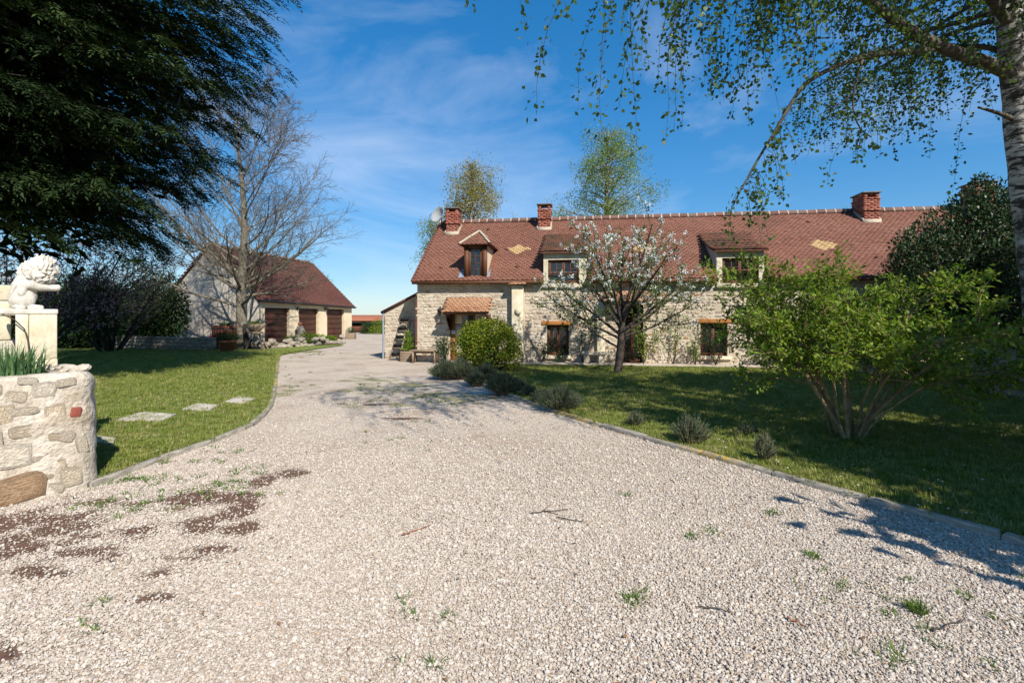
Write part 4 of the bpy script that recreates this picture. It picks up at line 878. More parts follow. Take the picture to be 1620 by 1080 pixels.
for (px, py, d, sz) in ((126, 584, 4.62, 0.065), (112, 580, 4.72, 0.055), (98, 576, 4.8, 0.055), (104, 584, 4.6, 0.045), (86, 578, 4.75, 0.045), (74, 574, 4.8, 0.05)):
    p = P(px, py, d); k += 1
    rock('loose_stone', swall, (p[0], p[1], TOPZ + sz * 0.4), (sz * 1.5, sz, sz * 0.7), M['limewash'], k)
# blocks of the gate pier behind, at the picture's edge
pier = empty('gate_pier', tuple(P(-10, 600, 5.2) * (1, 1, 0)), R(46), label='cut stone gate pier cropped at the edge behind the lion', cat='pier')
for a, b, z0, z1, mt in ((-0.42, 0.17, 1.0, 1.34, 'limewash'), (-0.42, 0.13, 1.343, 1.60, 'dressed'), (-0.42, 0.19, 1.603, 1.76, 'dressed'), (-0.45, 0.16, 1.763, 1.93, 'dressed')):
    bevel(MB().box(a, b, -0.2, 0.3, z0, z1).build('block', M[mt], pier), 0.015)
# pedestal
pd = P(62, 570, 4.98); ped = empty('pedestal', (pd[0], pd[1], TOPZ), R(44), label='square dressed stone pedestal under the lion statue', cat='pedestal'); ped.scale = (0.82, 1, 1)
bevel(MB().box(-0.20, 0.17, -0.02, 0.36, -0.02, 0.085).build('base_slab', M['dressed'], ped), 0.012); bevel(MB().box(-0.09, 0.165, 0.0, 0.34, 0.088, 0.545).build('block', M['dressed'], ped), 0.008); bevel(MB().box(-0.21, -0.094, 0.015, 0.34, 0.088, 0.545).build('block', M['dressed'], ped), 0.008)
mb = MB(); mb.tubes([[(-0.32, -0.05, 0.55), (-0.22, -0.05, 0.50), (-0.13, -0.03, 0.40), (-0.10, -0.03, 0.28), (-0.08, -0.04, 0.10), (-0.05, -0.06, -0.03)]], [[0.006, 0.007, 0.007, 0.007, 0.008, 0.008]], 5); mb.build('ivy_stem', M['bark_cherry'], ped)

# lion: soft volumes joined into one skin
def lion():
    S = 1 / 749.0; q = lambda zx, zy: ((zx - 245) * S, (505 - zy) * S)
    root = empty('lion_statue', tuple(np.array((pd[0], pd[1], TOPZ + 0.548)) + np.array((-0.075 * math.cos(R(44)) - 0.15 * math.sin(R(44)), -0.075 * math.sin(R(44)) + 0.15 * math.cos(R(44)), 0))), R(44), label='white stone seated lion statue with forepaws held out, on the pedestal', cat='statue')
    root.scale = (0.74, 0.85, 1.0)
    bevel(MB().box(-0.30, 0.295, -0.15, 0.16, 0.0, 0.055).build('plinth', M['plaster_white'], root), 0.012)
    bm = bmesh.new(); bmesh.ops.create_icosphere(bm, subdivisions=3, radius=1.0); iv = np.array([v.co[:] for v in bm.verts]); it = np.array([[v.index for v in f.verts] for f in bm.faces]); bm.free(); lb = MB()
    def ell(c, r_, rot=0.0):
        k, n_ = math.cos(rot), math.sin(rot); lb.add((iv * np.array(r_)) @ np.array(((k, 0, n_), (0, 1, 0), (-n_, 0, k))).T + np.array(c), it)
    def chain(pts, rads):
        for (a, ra), (b, rb) in zip(zip(pts[:-1], rads[:-1]), zip(pts[1:], rads[1:])):
            a, b = Vector(a), Vector(b); n = max(2, int((b - a).length / (min(ra, rb) * 0.35)))
            for i in range(n + 1): t = i / n; c = a.lerp(b, t); r_ = ra + (rb - ra) * t; ell(c, (r_, r_, r_))
    def X(zx, zy, y=0.0): a, b = q(zx, zy); return (a, y, b)
    chain([X(165, 425), X(180, 340), X(235, 270), X(300, 215)], [0.105, 0.10, 0.115, 0.13])
    chain([X(180, 430), X(250, 400)], [0.10, 0.08]); chain([X(240, 330), X(240, 270)], [0.10, 0.11])
    for s in (-1, 1):
        ell(X(225, 425, s * 0.075), (0.098, 0.055, 0.098)); chain([X(250, 490, s * 0.09), X(300, 488, s * 0.09), X(338, 492, s * 0.085)], [0.028, 0.026, 0.026])
        chain([X(215, 320, s * 0.085), X(250, 315, s * 0.095), X(320, 332, s * 0.08), X(400, 335, s * 0.06), X(465, 332, s * 0.05)], [0.048, 0.050, 0.040, 0.032, 0.034]); chain([X(215, 320, s * 0.08), X(195, 380, s * 0.085)], [0.045, 0.05])
    ell(X(335, 195), (0.165, 0.145, 0.15)); ell(X(290, 235), (0.15, 0.14, 0.135), 0.6); ell(X(405, 215), (0.09, 0.105, 0.115)); ell(X(375, 145), (0.115, 0.11, 0.085))
    ell(X(450, 190), (0.045, 0.06, 0.065)); ell(X(468, 205), (0.03, 0.042, 0.032)); ell(X(440, 135), (0.03, 0.05, 0.025))
    for s in (-1, 1): ell(X(445, 120, s * 0.06), (0.018, 0.016, 0.02))
    chain([X(115, 470, -0.03), X(108, 430, -0.05), X(122, 370, -0.075), X(150, 320, -0.09)], [0.022, 0.02, 0.018, 0.014]); chain([X(115, 480, 0), X(160, 492, -0.1), X(210, 494, -0.13)], [0.022, 0.022, 0.02])
    r_ = random.Random(5); cm = Vector(X(330, 205))                     # locks of the mane
    for i in range(300):
        v = Vector((r_.gauss(0, 1), r_.gauss(0, 1), r_.gauss(0, 1))).normalized(); c = Vector((cm.x + v.x * 0.185, v.y * 0.142, cm.z + v.z * 0.155))
        if v.x < -0.2: c += Vector((-0.03, 0, -0.05)); c.y *= 0.97
        if v.x > 0.75: continue
        t = 0.9 + 0.5 * math.atan2(-v.z, v.x); c += v * r_.uniform(-0.004, 0.014); ell(c, (0.015, 0.015, 0.034), t + r_.gauss(0, 0.45))
    me = lb.mesh('body'); o = obj('body', me, M['plaster_white'], root); o.location = (0, 0, 0.052)
    m1 = o.modifiers.new('skin', 'REMESH'); m1.mode = 'VOXEL'; m1.voxel_size = 0.0045; m1.use_smooth_shade = True; m2 = o.modifiers.new('soften', 'SMOOTH'); m2.factor = 0.5; m2.iterations = 1
lion()

def blades(mb, c, n, rad, h0, h1, w, lean=0.35, rg=None, seg=4):
    """Upright strap leaves that arch outward."""
    rg = rg or rng; a = rg.uniform(0, 6.28, n); rr = rad * np.sqrt(rg.random(n)); h = rg.uniform(h0, h1, n); d = np.stack([np.cos(a + rg.normal(0, .8, n)), np.sin(a + rg.normal(0, .8, n)), np.zeros(n)], 1)
    b = np.stack([c[0] + rr * np.cos(a), c[1] + rr * np.sin(a), np.full(n, c[2])], 1); ln = np.abs(rg.normal(lean, lean * 0.6, n)); side = np.stack([-d[:, 1], d[:, 0], np.zeros(n)], 1); V = []
    for k in range(seg + 1):
        t = k / seg; p = b + d * (ln * h * t * t)[:, None] + np.array((0, 0, 1.0)) * (h * (t - 0.25 * ln * t * t))[:, None]; ww = w * (1 - t ** 2.2) * 0.5 + 0.0004
        V += [p - side * ww, p + side * ww]
    V = np.stack(V, 1); f = np.array([(2 * k, 2 * k + 1, 2 * k + 3, 2 * k + 2) for k in range(seg)]); N2 = 2 * (seg + 1)
    mb.add(V, (np.arange(n)[:, None, None] * N2 + f[None]).reshape(-1, 4), np.repeat(rg.random(n), seg))
pi_ = P(20, 590, 4.45); mb = MB(); blades(mb, (pi_[0], pi_[1], TOPZ - 0.02), 260, 0.24, 0.16, 0.36, 0.013, 0.45)
tag(mb.build('iris_clump', M['iris']), 'clump of narrow green strap leaves growing in the wall top', 'plant')

# ---------------------------------------------------------------- things on the left lawn
def slab(corners, label, h=0.028):
    q_ = [G(x, y, 0.09)[:2] for x, y in corners]; mb = MB(); n = len(q_); lo = [(a[0], a[1], 0.0) for a in q_]; hi = [(a[0], a[1], 0.03 + h) for a in q_]
    mb.add(lo + hi, [(i, (i + 1) % n, n + (i + 1) % n, n + i) for i in range(n)]); mb.poly(hi); tag(bevel(mb.build('stepping_slab', M['slab']), 0.012), label, 'slab', 'stone slabs laid in the left lawn')
slab([(183, 660), (255, 661), (279, 651), (232, 648), (220, 649)], 'largest flat stone slab in the left lawn, nearest the statue wall')
slab([(288, 643), (330, 645), (347, 637), (312, 634.5)], 'middle of the three flat stone slabs crossing the left lawn')
slab([(355, 632), (385, 633.5), (404, 627), (375, 624)], 'smallest flat stone slab, closest to the yellow lichened kerb')
slab([(140, 694), (178, 697), (184, 688), (150, 684)], 'stone slab in shadow right behind the limewashed wall end')

# rockery in front of the garage
rockery = empty('rockery', tuple(G(470, 551)), label='low row of rough pale rocks edging the bed before the garage', cat='rockery')
r_o = np.array(rockery.location)
for i in range(58):
    t = random.random(); px = 412 + t * 130; py = 553.5 - t * 9.5; up = random.choice((0, 0, 0.16, 0.3)) * (1.0 if t > 0.1 else 0.6)
    p = G(px, py - random.uniform(0, 1.5)); sz = random.uniform(0.10, 0.24)
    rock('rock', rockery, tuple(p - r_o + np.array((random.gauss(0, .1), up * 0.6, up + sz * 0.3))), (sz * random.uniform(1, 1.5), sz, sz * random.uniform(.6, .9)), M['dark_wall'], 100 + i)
def plantlet(name, c, rad, n, L, W, material, label, cat, seed, up=0.6, parent=None, h=None):
    rg = np.random.default_rng(seed); d = nz(rg.normal(size=(n, 3))); d[:, 2] = np.abs(d[:, 2]); h = h or rad
    pos = np.array(c) + d * np.array((rad, rad, h)) * (rg.random((n, 1)) ** 0.5); ax = nz(d + rg.normal(0, 0.5, (n, 3)) + (0, 0, up)); mb = MB(); mb.leaves(pos, ax, nz(rg.normal(size=(n, 3)) + (0, 0, 1)), L * rg.uniform(.6, 1.2, n), W, rg.random(n))
    o = mb.build(name, material, parent)
    if label: tag(o, label, cat)
    return o
# log trough (old barrel press) with plant
b0 = G(351, 553); press = empty('barrel_planter', tuple(b0 * (1, 1, 0) + (0, 0, 0.03)), label='old staved wooden barrel with a spiky plant, left of the bare tree', cat='barrel')
mb = MB(); mb.lathe([(0.0, 0.35), (0.46, 0.35), (0.50, 0.75), (0.47, 1.12), (0.43, 1.12), (0.43, 1.02), (0.0, 1.02)], (0, 0.2, 0), 20); mb.build('tub', M['wood_red'], press)
for k in range(20):
    a = k / 20 * 6.283; o = MB().box(-0.07, 0.07, -0.02, 0.02, 0.36, 1.13).build('stave', M['wood_red'], press); o.location = (0.49 * math.cos(a), 0.2 + 0.49 * math.sin(a), 0); o.rotation_euler = (0, 0, a + math.pi / 2)
for z in (0.5, 0.95): MB().lathe([(0.525, z), (0.525, z + 0.05), (0.51, z + 0.05)], (0, 0.2, 0), 20).build('hoop', M['iron'], press)
bevel(MB().box(-0.75, 0.75, -0.15, 0.6, 0.22, 0.34).build('sledge', M['wood_grey'], press), 0.02)
for xx in (-0.65, 0.45): bevel(MB().box(xx, xx + 0.2, -0.1, 0.55, -0.03, 0.217).build('runner', M['wood_grey'], press), 0.02)
mb = MB(); blades(mb, (0.05, 0.2, 1.0), 60, 0.2, 0.25, 0.5, 0.05, 0.7); mb.build('spiky_plant', M['leaf_dark'], press)
b1 = G(360, 557.5); pot = empty('terracotta_pot', tuple(b1 * (1, 1, 0) + (0, 0, 0.03)), label='square terracotta pot of green foliage in front of the barrel', cat='pot')
mb = MB(); mb.lathe([(0.0, 0), (0.27, 0.0), (0.33, 0.42), (0.36, 0.42), (0.36, 0.50), (0.31, 0.50), (0.3, 0.42), (0, 0.42)], (0, 0, 0), 18); mb.build('pot', M['terracotta'], pot, smooth=False); plantlet('foliage', (0, 0, 0.5), 0.5, 500, 0.10, 0.04, M['leaf_dark'], None, None, 3, parent=pot, h=0.4)
p = G(338, 553); o = bevel(MB().box(-0.17, 0.17, -0.15, 0.15, 0, 0.3).build('red_crate', M['red']), 0.03); o.location = (p[0], p[1] + 0.1, 0.375); tag(o, 'small bright red box standing on the barrel sledge', 'box')
p = G(368.5, 552); mb = MB(); mb.lathe([(0, 0), (0.10, 0), (0.12, 0.22), (0.11, 0.22), (0.10, 0.2), (0, 0.2)], (0, 0, 0), 12); o = mb.build('lime_bucket', M['lime']); o.location = (p[0] + 0.1, p[1] + 0.25, 0.375); tag(o, 'small lime green bucket beside the terracotta pot', 'bucket')
# trestle with hopper
b2 = G(404, 553.5); tr = empty('trestle_trough', tuple(b2 * (1, 1, 0) + (0, 0, 0.03)), label='wooden trestle carrying a tapered planted trough beside the bare tree', cat='trough')
for a, b in (((-0.32, -0.25), (-0.12, -0.08)), ((0.55, -0.3), (0.12, -0.08)), ((-0.25, 0.35), (-0.12, 0.1)), ((0.45, 0.35), (0.12, 0.1))):
    mb = MB(); mb.tubes([[(a[0], a[1], -0.03), ((a[0] + b[0]) / 2, (a[1] + b[1]) / 2, 0.35), (b[0], b[1], 0.74)]], [[0.035, 0.035, 0.035]], 6, cap=True); mb.build('leg', M['wood_grey'], tr)
bevel(MB().box(-0.26, 0.28, -0.2, 0.2, 0.74, 0.83).build('beam', M['wood_grey'], tr), 0.01)
mb = MB(); V = [(-0.14, -0.12, 0.83), (0.14, -0.12, 0.83), (0.14, 0.12, 0.83), (-0.14, 0.12, 0.83), (-0.45, -0.28, 1.2), (0.45, -0.28, 1.2), (0.45, 0.28, 1.2), (-0.45, 0.28, 1.2)]; mb.add(V, [(0, 1, 5, 4), (1, 2, 6, 5), (2, 3, 7, 6), (3, 0, 4, 7), (4, 5, 6, 7)]); mb.build('trough', M['wood_grey'], tr)
plantlet('moss_plants', (0, 0, 1.2), 0.38, 260, 0.08, 0.04, M['weed'], None, None, 8, parent=tr, h=0.1)
b3 = G(390, 552.5); o = empty('tree_stump', tuple(b3 * (1, 1, 0) + (0, 0, 0.03)), label='dark upright root stump between the bare tree and the trestle', cat='stump')
mb = MB(); mb.tubes([[(0, 0, -0.03), (0.03, 0, 0.4), (-0.08, 0.02, 0.8), (-0.12, 0, 1.15)], [(0.15, 0, -0.03), (0.1, 0, 0.25), (0.22, 0.02, 0.4), (0.2, 0, 0.5)]], [[0.15, 0.12, 0.10, 0.06], [0.1, 0.08, 0.06, 0.04]], 7, cap=True); mb.build('wood', M['bark_dark'], o)
# stone lantern and topiary
b4 = P(475, 530, 28.5); lan = empty('stone_ornament', (b4[0], b4[1], 0.0), label='small conical mossy stone ornament before the middle garage door', cat='ornament')
mb = MB(); mb.lathe([(0.40, 0.0), (0.42, 0.35), (0.30, 0.42), (0.26, 0.66), (0.32, 0.70), (0.22, 0.85), (0.16, 1.02), (0.0, 1.04)], (0, 0, 0), 9); mb.build('cone', M['dark_wall'], lan)
MB().lathe([(0.0, 1.0), (0.10, 1.05), (0.14, 1.13), (0.10, 1.22), (0, 1.25)], (0, 0, 0), 9).build('finial', M['terracotta'], lan)
for i, (px, py, d, rad) in enumerate(((488, 537, 27.2, 0.7), (505, 538, 28, 0.55), (460, 539, 27.4, 0.45), (522, 538, 29.0, 0.4))):
    p = P(px, py, d); plantlet('low_shrub', (p[0], p[1], 0.1), rad, 700, 0.11, 0.05, M['leaf_shrub'], ('bright green low plant behind the rocks before the ornament', 'green low plant between ornament and third garage door', 'small green plant before the first garage door', 'smallest green plant at the end of the rocks')[i], 'plant', 60 + i, h=rad * 0.8)
b5 = G(555, 536); top = empty('topiary_pot', tuple(b5 * (1, 1, 0)), label='small round topiary in a pot at the garage corner', cat='plant pot')
bevel(MB().box(-0.30, 0.30, -0.3, 0.3, 0, 0.42).build('pot', M['wood_grey'], top), 0.02); plantlet('foliage', (0, 0, 0.42), 0.36, 900, 0.05, 0.03, M['leaf_holly'], None, None, 4, parent=top, h=0.44)
for i, (px, d, rad, lab) in enumerate(((582, 44, 0.85, 'taller bushy shrub before the far stable'), (603, 43.5, 1.15, 'broad bushy shrub before the far stable, beside the lean-to'))):
    p = P(px, 527, d); plantlet('shrub', (p[0], p[1], 0.0), rad, 1100, 0.14, 0.07, M['leaf_shrub'] if i else M['leaf_dark'], lab, 'shrub', 70 + i, h=rad * 1.25)

# ---------------------------------------------------------------- things by the house corner
def plant_ladder():
    p = H.at(630, 563, 0.55); root = empty('plant_ladder', tuple(H.w((p[0], 0.45, 0))), H.a, label='wooden stepladder with black pots leaning beside the lean-to wall', cat='ladder')
    hgt = H.at(640, 506, 0.6)[2]
    for xx, dx in ((-0.22, 0.16), (0.26, 0.28)):
        mb = MB(); mb.tubes([[(xx * 0.9 - 0.05, -0.2, 0.0), (xx * 0.72 + dx * 0.5, 0.05, hgt * 0.5), (xx * 0.55 + dx, 0.30, hgt)]], [[0.03] * 3], 4, cap=True); mb.build('rail', M['wood_grey'], root)
    for k in range(5):
        t = 0.10 + k * 0.21; z = hgt * t; w = 0.19 - 0.05 * t; cx_ = 0.22 * t - 0.02; y_ = -0.18 + 0.48 * t
        MB().box(cx_ - w, cx_ + w, y_ - 0.10, y_ + 0.10, z - 0.012, z + 0.012).build('step', M['wood_grey'], root)
        pt = empty('flower_pot', tuple(H.w((p[0] + cx_, 0.45 + y_ - 0.03, z + 0.013))), H.a, label='black trough pot on the %s step of the stepladder' % ('lowest', 'second lowest', 'middle', 'second highest', 'top')[k], cat='pot', group='black pots on the stepladder')
        V = [(-0.11, -0.06, 0), (0.11, -0.06, 0), (0.11, 0.06, 0), (-0.11, 0.06, 0), (-0.14, -0.075, 0.13), (0.14, -0.075, 0.13), (0.14, 0.075, 0.13), (-0.14, 0.075, 0.13)]; mb = MB(); mb.add(V, [(0, 1, 5, 4), (1, 2, 6, 5), (2, 3, 7, 6), (3, 0, 4, 7), (0, 3, 2, 1)]); mb.build('pot', M['black'], pt); MB().poly([(-0.13, -0.07, 0.12), (0.13, -0.07, 0.12), (0.13, 0.07, 0.12), (-0.13, 0.07, 0.12)]).build('soil', M['soil'], pt)
plant_ladder()
p = H.at(647, 566, 0.2); o = empty('wooden_tub', tuple(H.w((p[0], 0.15, 0))), H.a, label='square weathered wooden tub with a leafy plant beside the bench', cat='planter')
for k in range(4): bevel(MB().box(-0.24, 0.24, -0.2, 0.2, k * 0.09, k * 0.09 + 0.084).build('board', M['wood_grey'], o), 0.006, 1)
plantlet('foliage', (0, 0, 0.36), 0.22, 420, 0.09, 0.045, M['leaf_shrub'], None, None, 14, parent=o, h=0.75)
a, b = H.at(650, 560, -0.35)[0], H.at(694, 560, -0.35)[0]; bench = empty('bench', tuple(H.w(((a + b) / 2, -0.35, 0))), H.a, label='plain wooden bench against the farmhouse wall left of the door', cat='bench'); hw_ = (b - a) / 2
for k in range(3): bevel(MB().box(-hw_, hw_, -0.16 + k * 0.11, -0.16 + k * 0.11 + 0.10, 0.40, 0.44).build('seat_plank', M['wood_grey'], bench), 0.006, 1)
for xx in (-hw_ + 0.08, hw_ - 0.14):
    for yy in (-0.14, 0.1): MB().box(xx, xx + 0.06, yy, yy + 0.06, 0, 0.399).build('leg', M['wood_grey'], bench)
MB().box(-hw_ + 0.05, hw_ - 0.05, -0.02, 0.02, 0.32, 0.398).build('rail', M['wood_grey'], bench)
p = H.at(940, 575, -0.25); o = empty('stone_bench', tuple(H.w((p[0], -0.25, 0.06))), H.a, label='small rough stone bench against the wall left of the cherry trunk', cat='bench')
bevel(MB().box(-0.42, 0.42, -0.15, 0.15, 0.27, 0.38).build('seat', M['rubble'], o), 0.02)
for xx in (-0.34, 0.14): bevel(MB().box(xx, xx + 0.2, -0.11, 0.11, -0.02, 0.268).build('leg', M['rubble'], o), 0.02)

# ---------------------------------------------------------------- trees
def grow(rg, base, d, L, r0, level, spec, out):
    """Branches as polylines: out[level] collects (points, radii); spec[level] says how a branch of that level bends and forks."""
    s = spec[level]; K = s.get('K', 6); d = nz(np.asarray(d, float)); pts = [np.asarray(base, float)]; dirs = [d]
    for k in range(1, K):
        d = nz(d + rg.normal(0, s.get('wig', 0.1), 3) + np.array((0, 0, s.get('trop', 0.0) + s.get('curl', 0.0) * k / K))); pts.append(pts[-1] + d * L / (K - 1)); dirs.append(d)
    pts = np.array(pts); rad = r0 * (1 - (1 - s.get('taper', 0.4)) * np.linspace(0, 1, K)); out[level].append((pts, rad))
    if level + 1 >= len(spec): return
    n = s['n'] if not isinstance(s['n'], tuple) else int(rg.integers(s['n'][0], s['n'][1] + 1)); st = s.get('start', 0.25); az = rg.uniform(0, 6.28)
    for i in range(n):
        f = st + (1 - st) * (i + rg.uniform(0.1, 0.9)) / n; x = f * (K - 1); k = min(int(x), K - 2); p = pts[k] + (pts[k + 1] - pts[k]) * (x - k); t = dirs[k + 1]; az += 2.4 + rg.normal(0, 0.4)
        a = nz(np.cross(t, (0.3, 0.2, 1.0) if abs(t[2]) < 0.9 else (1, 0, 0.1))); b = np.cross(t, a); side = a * math.cos(az) + b * math.sin(az)
        if 'flat' in s: side[2] *= s['flat']; side = nz(side)
        an = R(s.get('ang', 45) + rg.normal(0, s.get('dang', 8))); cd = t * math.cos(an) + side * math.sin(an)
        cl = L * s.get('ratio', 0.55) * (1 - s.get('fall', 0.45) * (f - st) / (1 - st + 1e-6)) * rg.uniform(0.75, 1.2)
        grow(rg, p, cd, cl, max(np.interp(f, [0, 1], [rad[0], rad[-1]]) * s.get('rr', 0.55), s.get('rmin', 0.003)), level + 1, spec, out)
def to_tubes(mb, lst, sides):
    by = {}
    for p, r_ in lst: by.setdefault(len(p), []).append((p, r_))
    for K, l_ in by.items(): mb.tubes(np.array([a for a, _ in l_]), np.array([b for _, b in l_]), sides)
def along(rg, lst, per_m, jitter=0.02, f0=0.15):
    """Points and directions scattered along polylines."""
    ps, ds = [], []
    for p, _ in lst:
        seg = np.diff(p, axis=0); L = np.linalg.norm(seg, axis=1); n = max(1, int(L.sum() * per_m)); f = rg.uniform(f0, 1, n) * len(seg); k = np.minimum(f.astype(int), len(seg) - 1)
        ps.append(p[k] + seg[k] * (f - k)[:, None]); ds.append(nz(seg[k]))
    ps, ds = np.concatenate(ps), np.concatenate(ds); return ps + rg.normal(0, jitter, ps.shape), ds
def fold_bend(p, hang=0.0):
    return p

# the bare tree before the garage
def bare_tree():
    rg = np.random.default_rng(101); b = G(385, 551); root = empty('bare_tree', (b[0], b[1], 0), label='tall leafless tree with spreading grey branches in front of the garage', cat='tree')
    spec = [dict(n=34, K=9, wig=0.045, trop=0.05, taper=0.16, start=0.17, ang=60, dang=9, ratio=0.57, fall=0.50, rr=0.32),
            dict(n=11, K=8, wig=0.07, trop=0.05, curl=0.05, taper=0.2, start=0.22, ang=38, dang=10, ratio=0.42, fall=0.45, rr=0.5, rmin=0.012),
            dict(n=8, K=6, wig=0.10, trop=0.03, taper=0.3, start=0.15, ang=38, dang=12, ratio=0.50, fall=0.4, rr=0.55, rmin=0.008),
            dict(n=4, K=4, wig=0.12, trop=0.02, taper=0.4, start=0.2, ang=34, dang=10, ratio=0.6, rr=0.6, rmin=0.006), dict(n=0, K=3, wig=0.12, taper=0.5)]
    out = [[] for _ in spec]; grow(rg, (0, 0, -0.05), (0.02, 0, 1), 11.2, 0.27, 0, spec, out)
    for az_, z, L, up in ((-0.25, 2.9, 6.6, 0.34), (0.15, 2.6, 4.0, 0.05), (3.0, 2.7, 5.0, 0.45), (2.6, 3.1, 5.4, 0.7), (-0.6, 3.3, 5.6, 0.55), (3.6, 3.6, 5.2, 0.75), (-1.4, 2.8, 4.5, 0.4), (-2.0, 3.2, 4.6, 0.5)):
        grow(rg, (0, 0, z), (math.cos(az_), math.sin(az_), up), L * 0.92, 0.085, 1, spec, out)
    mb = MB(); t = out[0][0]; tp, tr_ = t; tr_ = tr_.copy(); tr_[0] *= 1.35; mb.tubes([resample(tp, 0.6)], [np.interp(np.linspace(0, 1, len(resample(tp, 0.6))), np.linspace(0, 1, len(tr_)), tr_)], 14); mb.build('trunk', M['bark'], root, smooth=True)
    mb = MB(); to_tubes(mb, out[1], 6); mb.build('branches', M['bark'], root, smooth=True); mb = MB(); to_tubes(mb, out[2], 4); to_tubes(mb, out[3], 3); to_tubes(mb, out[4], 3); mb.build('twigs', M['bark_twig'], root, kind='stuff')
bare_tree()

# the big cypress, its trunk just out of the picture on the left
def cypress():
    rg = np.random.default_rng(77); T = np.array((-13.4, 11.2, 0.0)); root = empty('cypress_tree', tuple(T), label='huge dark green cypress overhanging the lawn at upper left', cat='tree')
    mb = MB(); mb.tubes([[(0, 0, -0.1), (0.05, 0, 2), (0.1, 0, 5), (0.15, 0, 9), (0.1, 0, 14)]], [[0.55, 0.42, 0.36, 0.25, 0.06]], 12); mb.build('trunk', M['bark_dark'], root, smooth=True)
    # outline of the crown on the side we see: (height, reach to the right)
    zz = np.array([2.6, 3.2, 4.0, 5.0, 6.0, 7.2, 8.5, 10.0, 12.0, 15.0]); rr = np.array([5.0, 5.4, 5.7, 6.3, 7.0, 7.8, 8.5, 7.8, 5.2, 1.5])
    n = 2500; bz = rg.uniform(2.5, 10.4, n); bz = np.round(bz / 0.62) * 0.62 + rg.normal(0, 0.11, n); az_ = np.where(rg.random(n) < 0.85, rg.normal(-0.30, 0.85, n), rg.uniform(0, 6.28, n)); reach = np.interp(bz, zz, rr)
    reach = reach * np.clip(np.cos(az_ * 0.55) ** 0.8, 0.45, 1) * (0.88 + 0.14 * np.sin(bz * 5.1 + az_ * 4)); f = 1 - 0.70 * rg.random(n) ** 1.5
    lo = np.interp(reach * f * np.cos(az_), [-6, 0, 1.6, 3.0, 5.0, 6.0], [5.0, 5.0, 4.7, 3.9, 3.0, 2.7]); keep = bz > lo; reach = reach * (1 - 0.30 * np.clip(-az_ - 0.25, 0, 1)) * (1 - 0.34 * np.clip(az_, 0, 1.2))
    bz, az_, reach, f = bz[keep], az_[keep], reach[keep], f[keep]; n = len(bz); rad = np.stack([np.cos(az_), np.sin(az_), np.zeros(n)], 1); tip = rad * (reach * f)[:, None] + np.array((0, 0, 1.0)) * bz[:, None]
    # limbs
    sel = rg.choice(n, 130, replace=False); pts = []; rs_ = []
    for i in sel:
        z0 = bz[i] + 0.5 + 0.10 * reach[i]; a = np.array((0.1, 0, z0)); c = tip[i] - rad[i] * 0.1; mid = (a + c) / 2 + np.array((0, 0, 0.35)); t = np.linspace(0, 1, 7)[:, None]; pts.append((1 - t) ** 2 * a + 2 * t * (1 - t) * mid + t ** 2 * c); rs_.append(np.linspace(0.085, 0.012, 7) * rg.uniform(0.6, 1.1))
    extra = np.array([(0.1, 0, 6.2), (1.8, 0.2, 5.4), (2.8, 0.3, 4.8), (3.6, 0.3, 4.3), (4.2, 0.3, 3.8), (4.6, 0.3, 3.5), (5.0, 0.3, 3.2)]); pts.append(extra); rs_.append(np.linspace(0.06, 0.012, 7))
    mb = MB(); mb.tubes(pts, rs_, 5); mb.build('limbs', M['bark_dark'], root)
    # plumes: each bough ends in a flattened drooping fan of sprays
    mb = MB(); m = 18; N = n * m; o = np.repeat(tip, m, 0); rd = np.repeat(nz(rad + rg.normal(0, 0.28, rad.shape) * (1, 1, 0)), m, 0); bs = np.repeat(rg.uniform(0.8, 1.6, n), m); tt = rg.random(N) ** 0.75; sd = np.stack([-rd[:, 1], rd[:, 0], np.zeros(N)], 1)
    tl = np.repeat(rg.normal(0, 0.25, n), m); lat = rg.uniform(-0.42, 0.42, N) * (1.05 - 0.85 * tt) * bs
    pos = o + rd * ((tt - 0.8) * 1.15 * bs)[:, None] + sd * lat[:, None]; pos[:, 2] += (0.14 - 0.36 * tt ** 2.2 - 0.35 * np.abs(lat) + tl * lat) * bs + rg.normal(0, 0.04, N)
    ax = nz(rd * 0.85 + sd * (np.sign(lat) * 0.40)[:, None] + np.stack([np.zeros(N), np.zeros(N), 0.05 - 0.50 * tt], 1) + rg.normal(0, 0.20, (N, 3))); sx = nz(np.cross(ax, np.array((0, 0, 1.0)) + rg.normal(0, 0.3, (N, 3)))); nx_ = np.cross(sx, ax)
    pv = np.repeat(rg.random(n) * 0.45, m); FL = 0.34 * rg.uniform(0.7, 1.25, N); k = 9                    # each frond is a feather: a tip and eight side shoots along a drooping axis
    for j in range(k):
        f = (j // 2) / 4.0; sgn = -1 if j % 2 else 1; base = pos + ax * (FL * f * 0.8)[:, None] - np.array((0, 0, 1.0)) * (FL * 0.28 * f * f)[:, None]
        if j == k - 1: a_ = ax + (0, 0, -0.45); L_ = FL * 0.42
        else: a_ = ax * 0.80 + sx * sgn * 0.62 + np.array((0, 0, -0.30 * f)); L_ = FL * (0.52 - 0.28 * f)
        mb.leaves(base, nz(a_ + rg.normal(0, 0.10, a_.shape)), nx_ + rg.normal(0, 0.2, a_.shape), L_ * rg.uniform(0.75, 1.2, N), 0.034, np.clip(pv + rg.random(N) * 0.55, 0, 1), 0.15)
    q_ = tip * np.array((1, 1, 0)) * rg.uniform(0.25, 0.78, (n, 1)) + tip * (0, 0, 1); q_ = np.repeat(q_, 7, 0) + rg.normal(0, 0.4, (n * 7, 3)); mb.leaves(q_, nz(np.repeat(rad, 7, 0) + rg.normal(0, 0.5, q_.shape) - (0, 0, 0.4)), nz(rg.normal(size=q_.shape)), 0.42 * rg.uniform(.5, 1.2, len(q_)), 0.13, rg.random(len(q_)) * 0.2, 0.1)
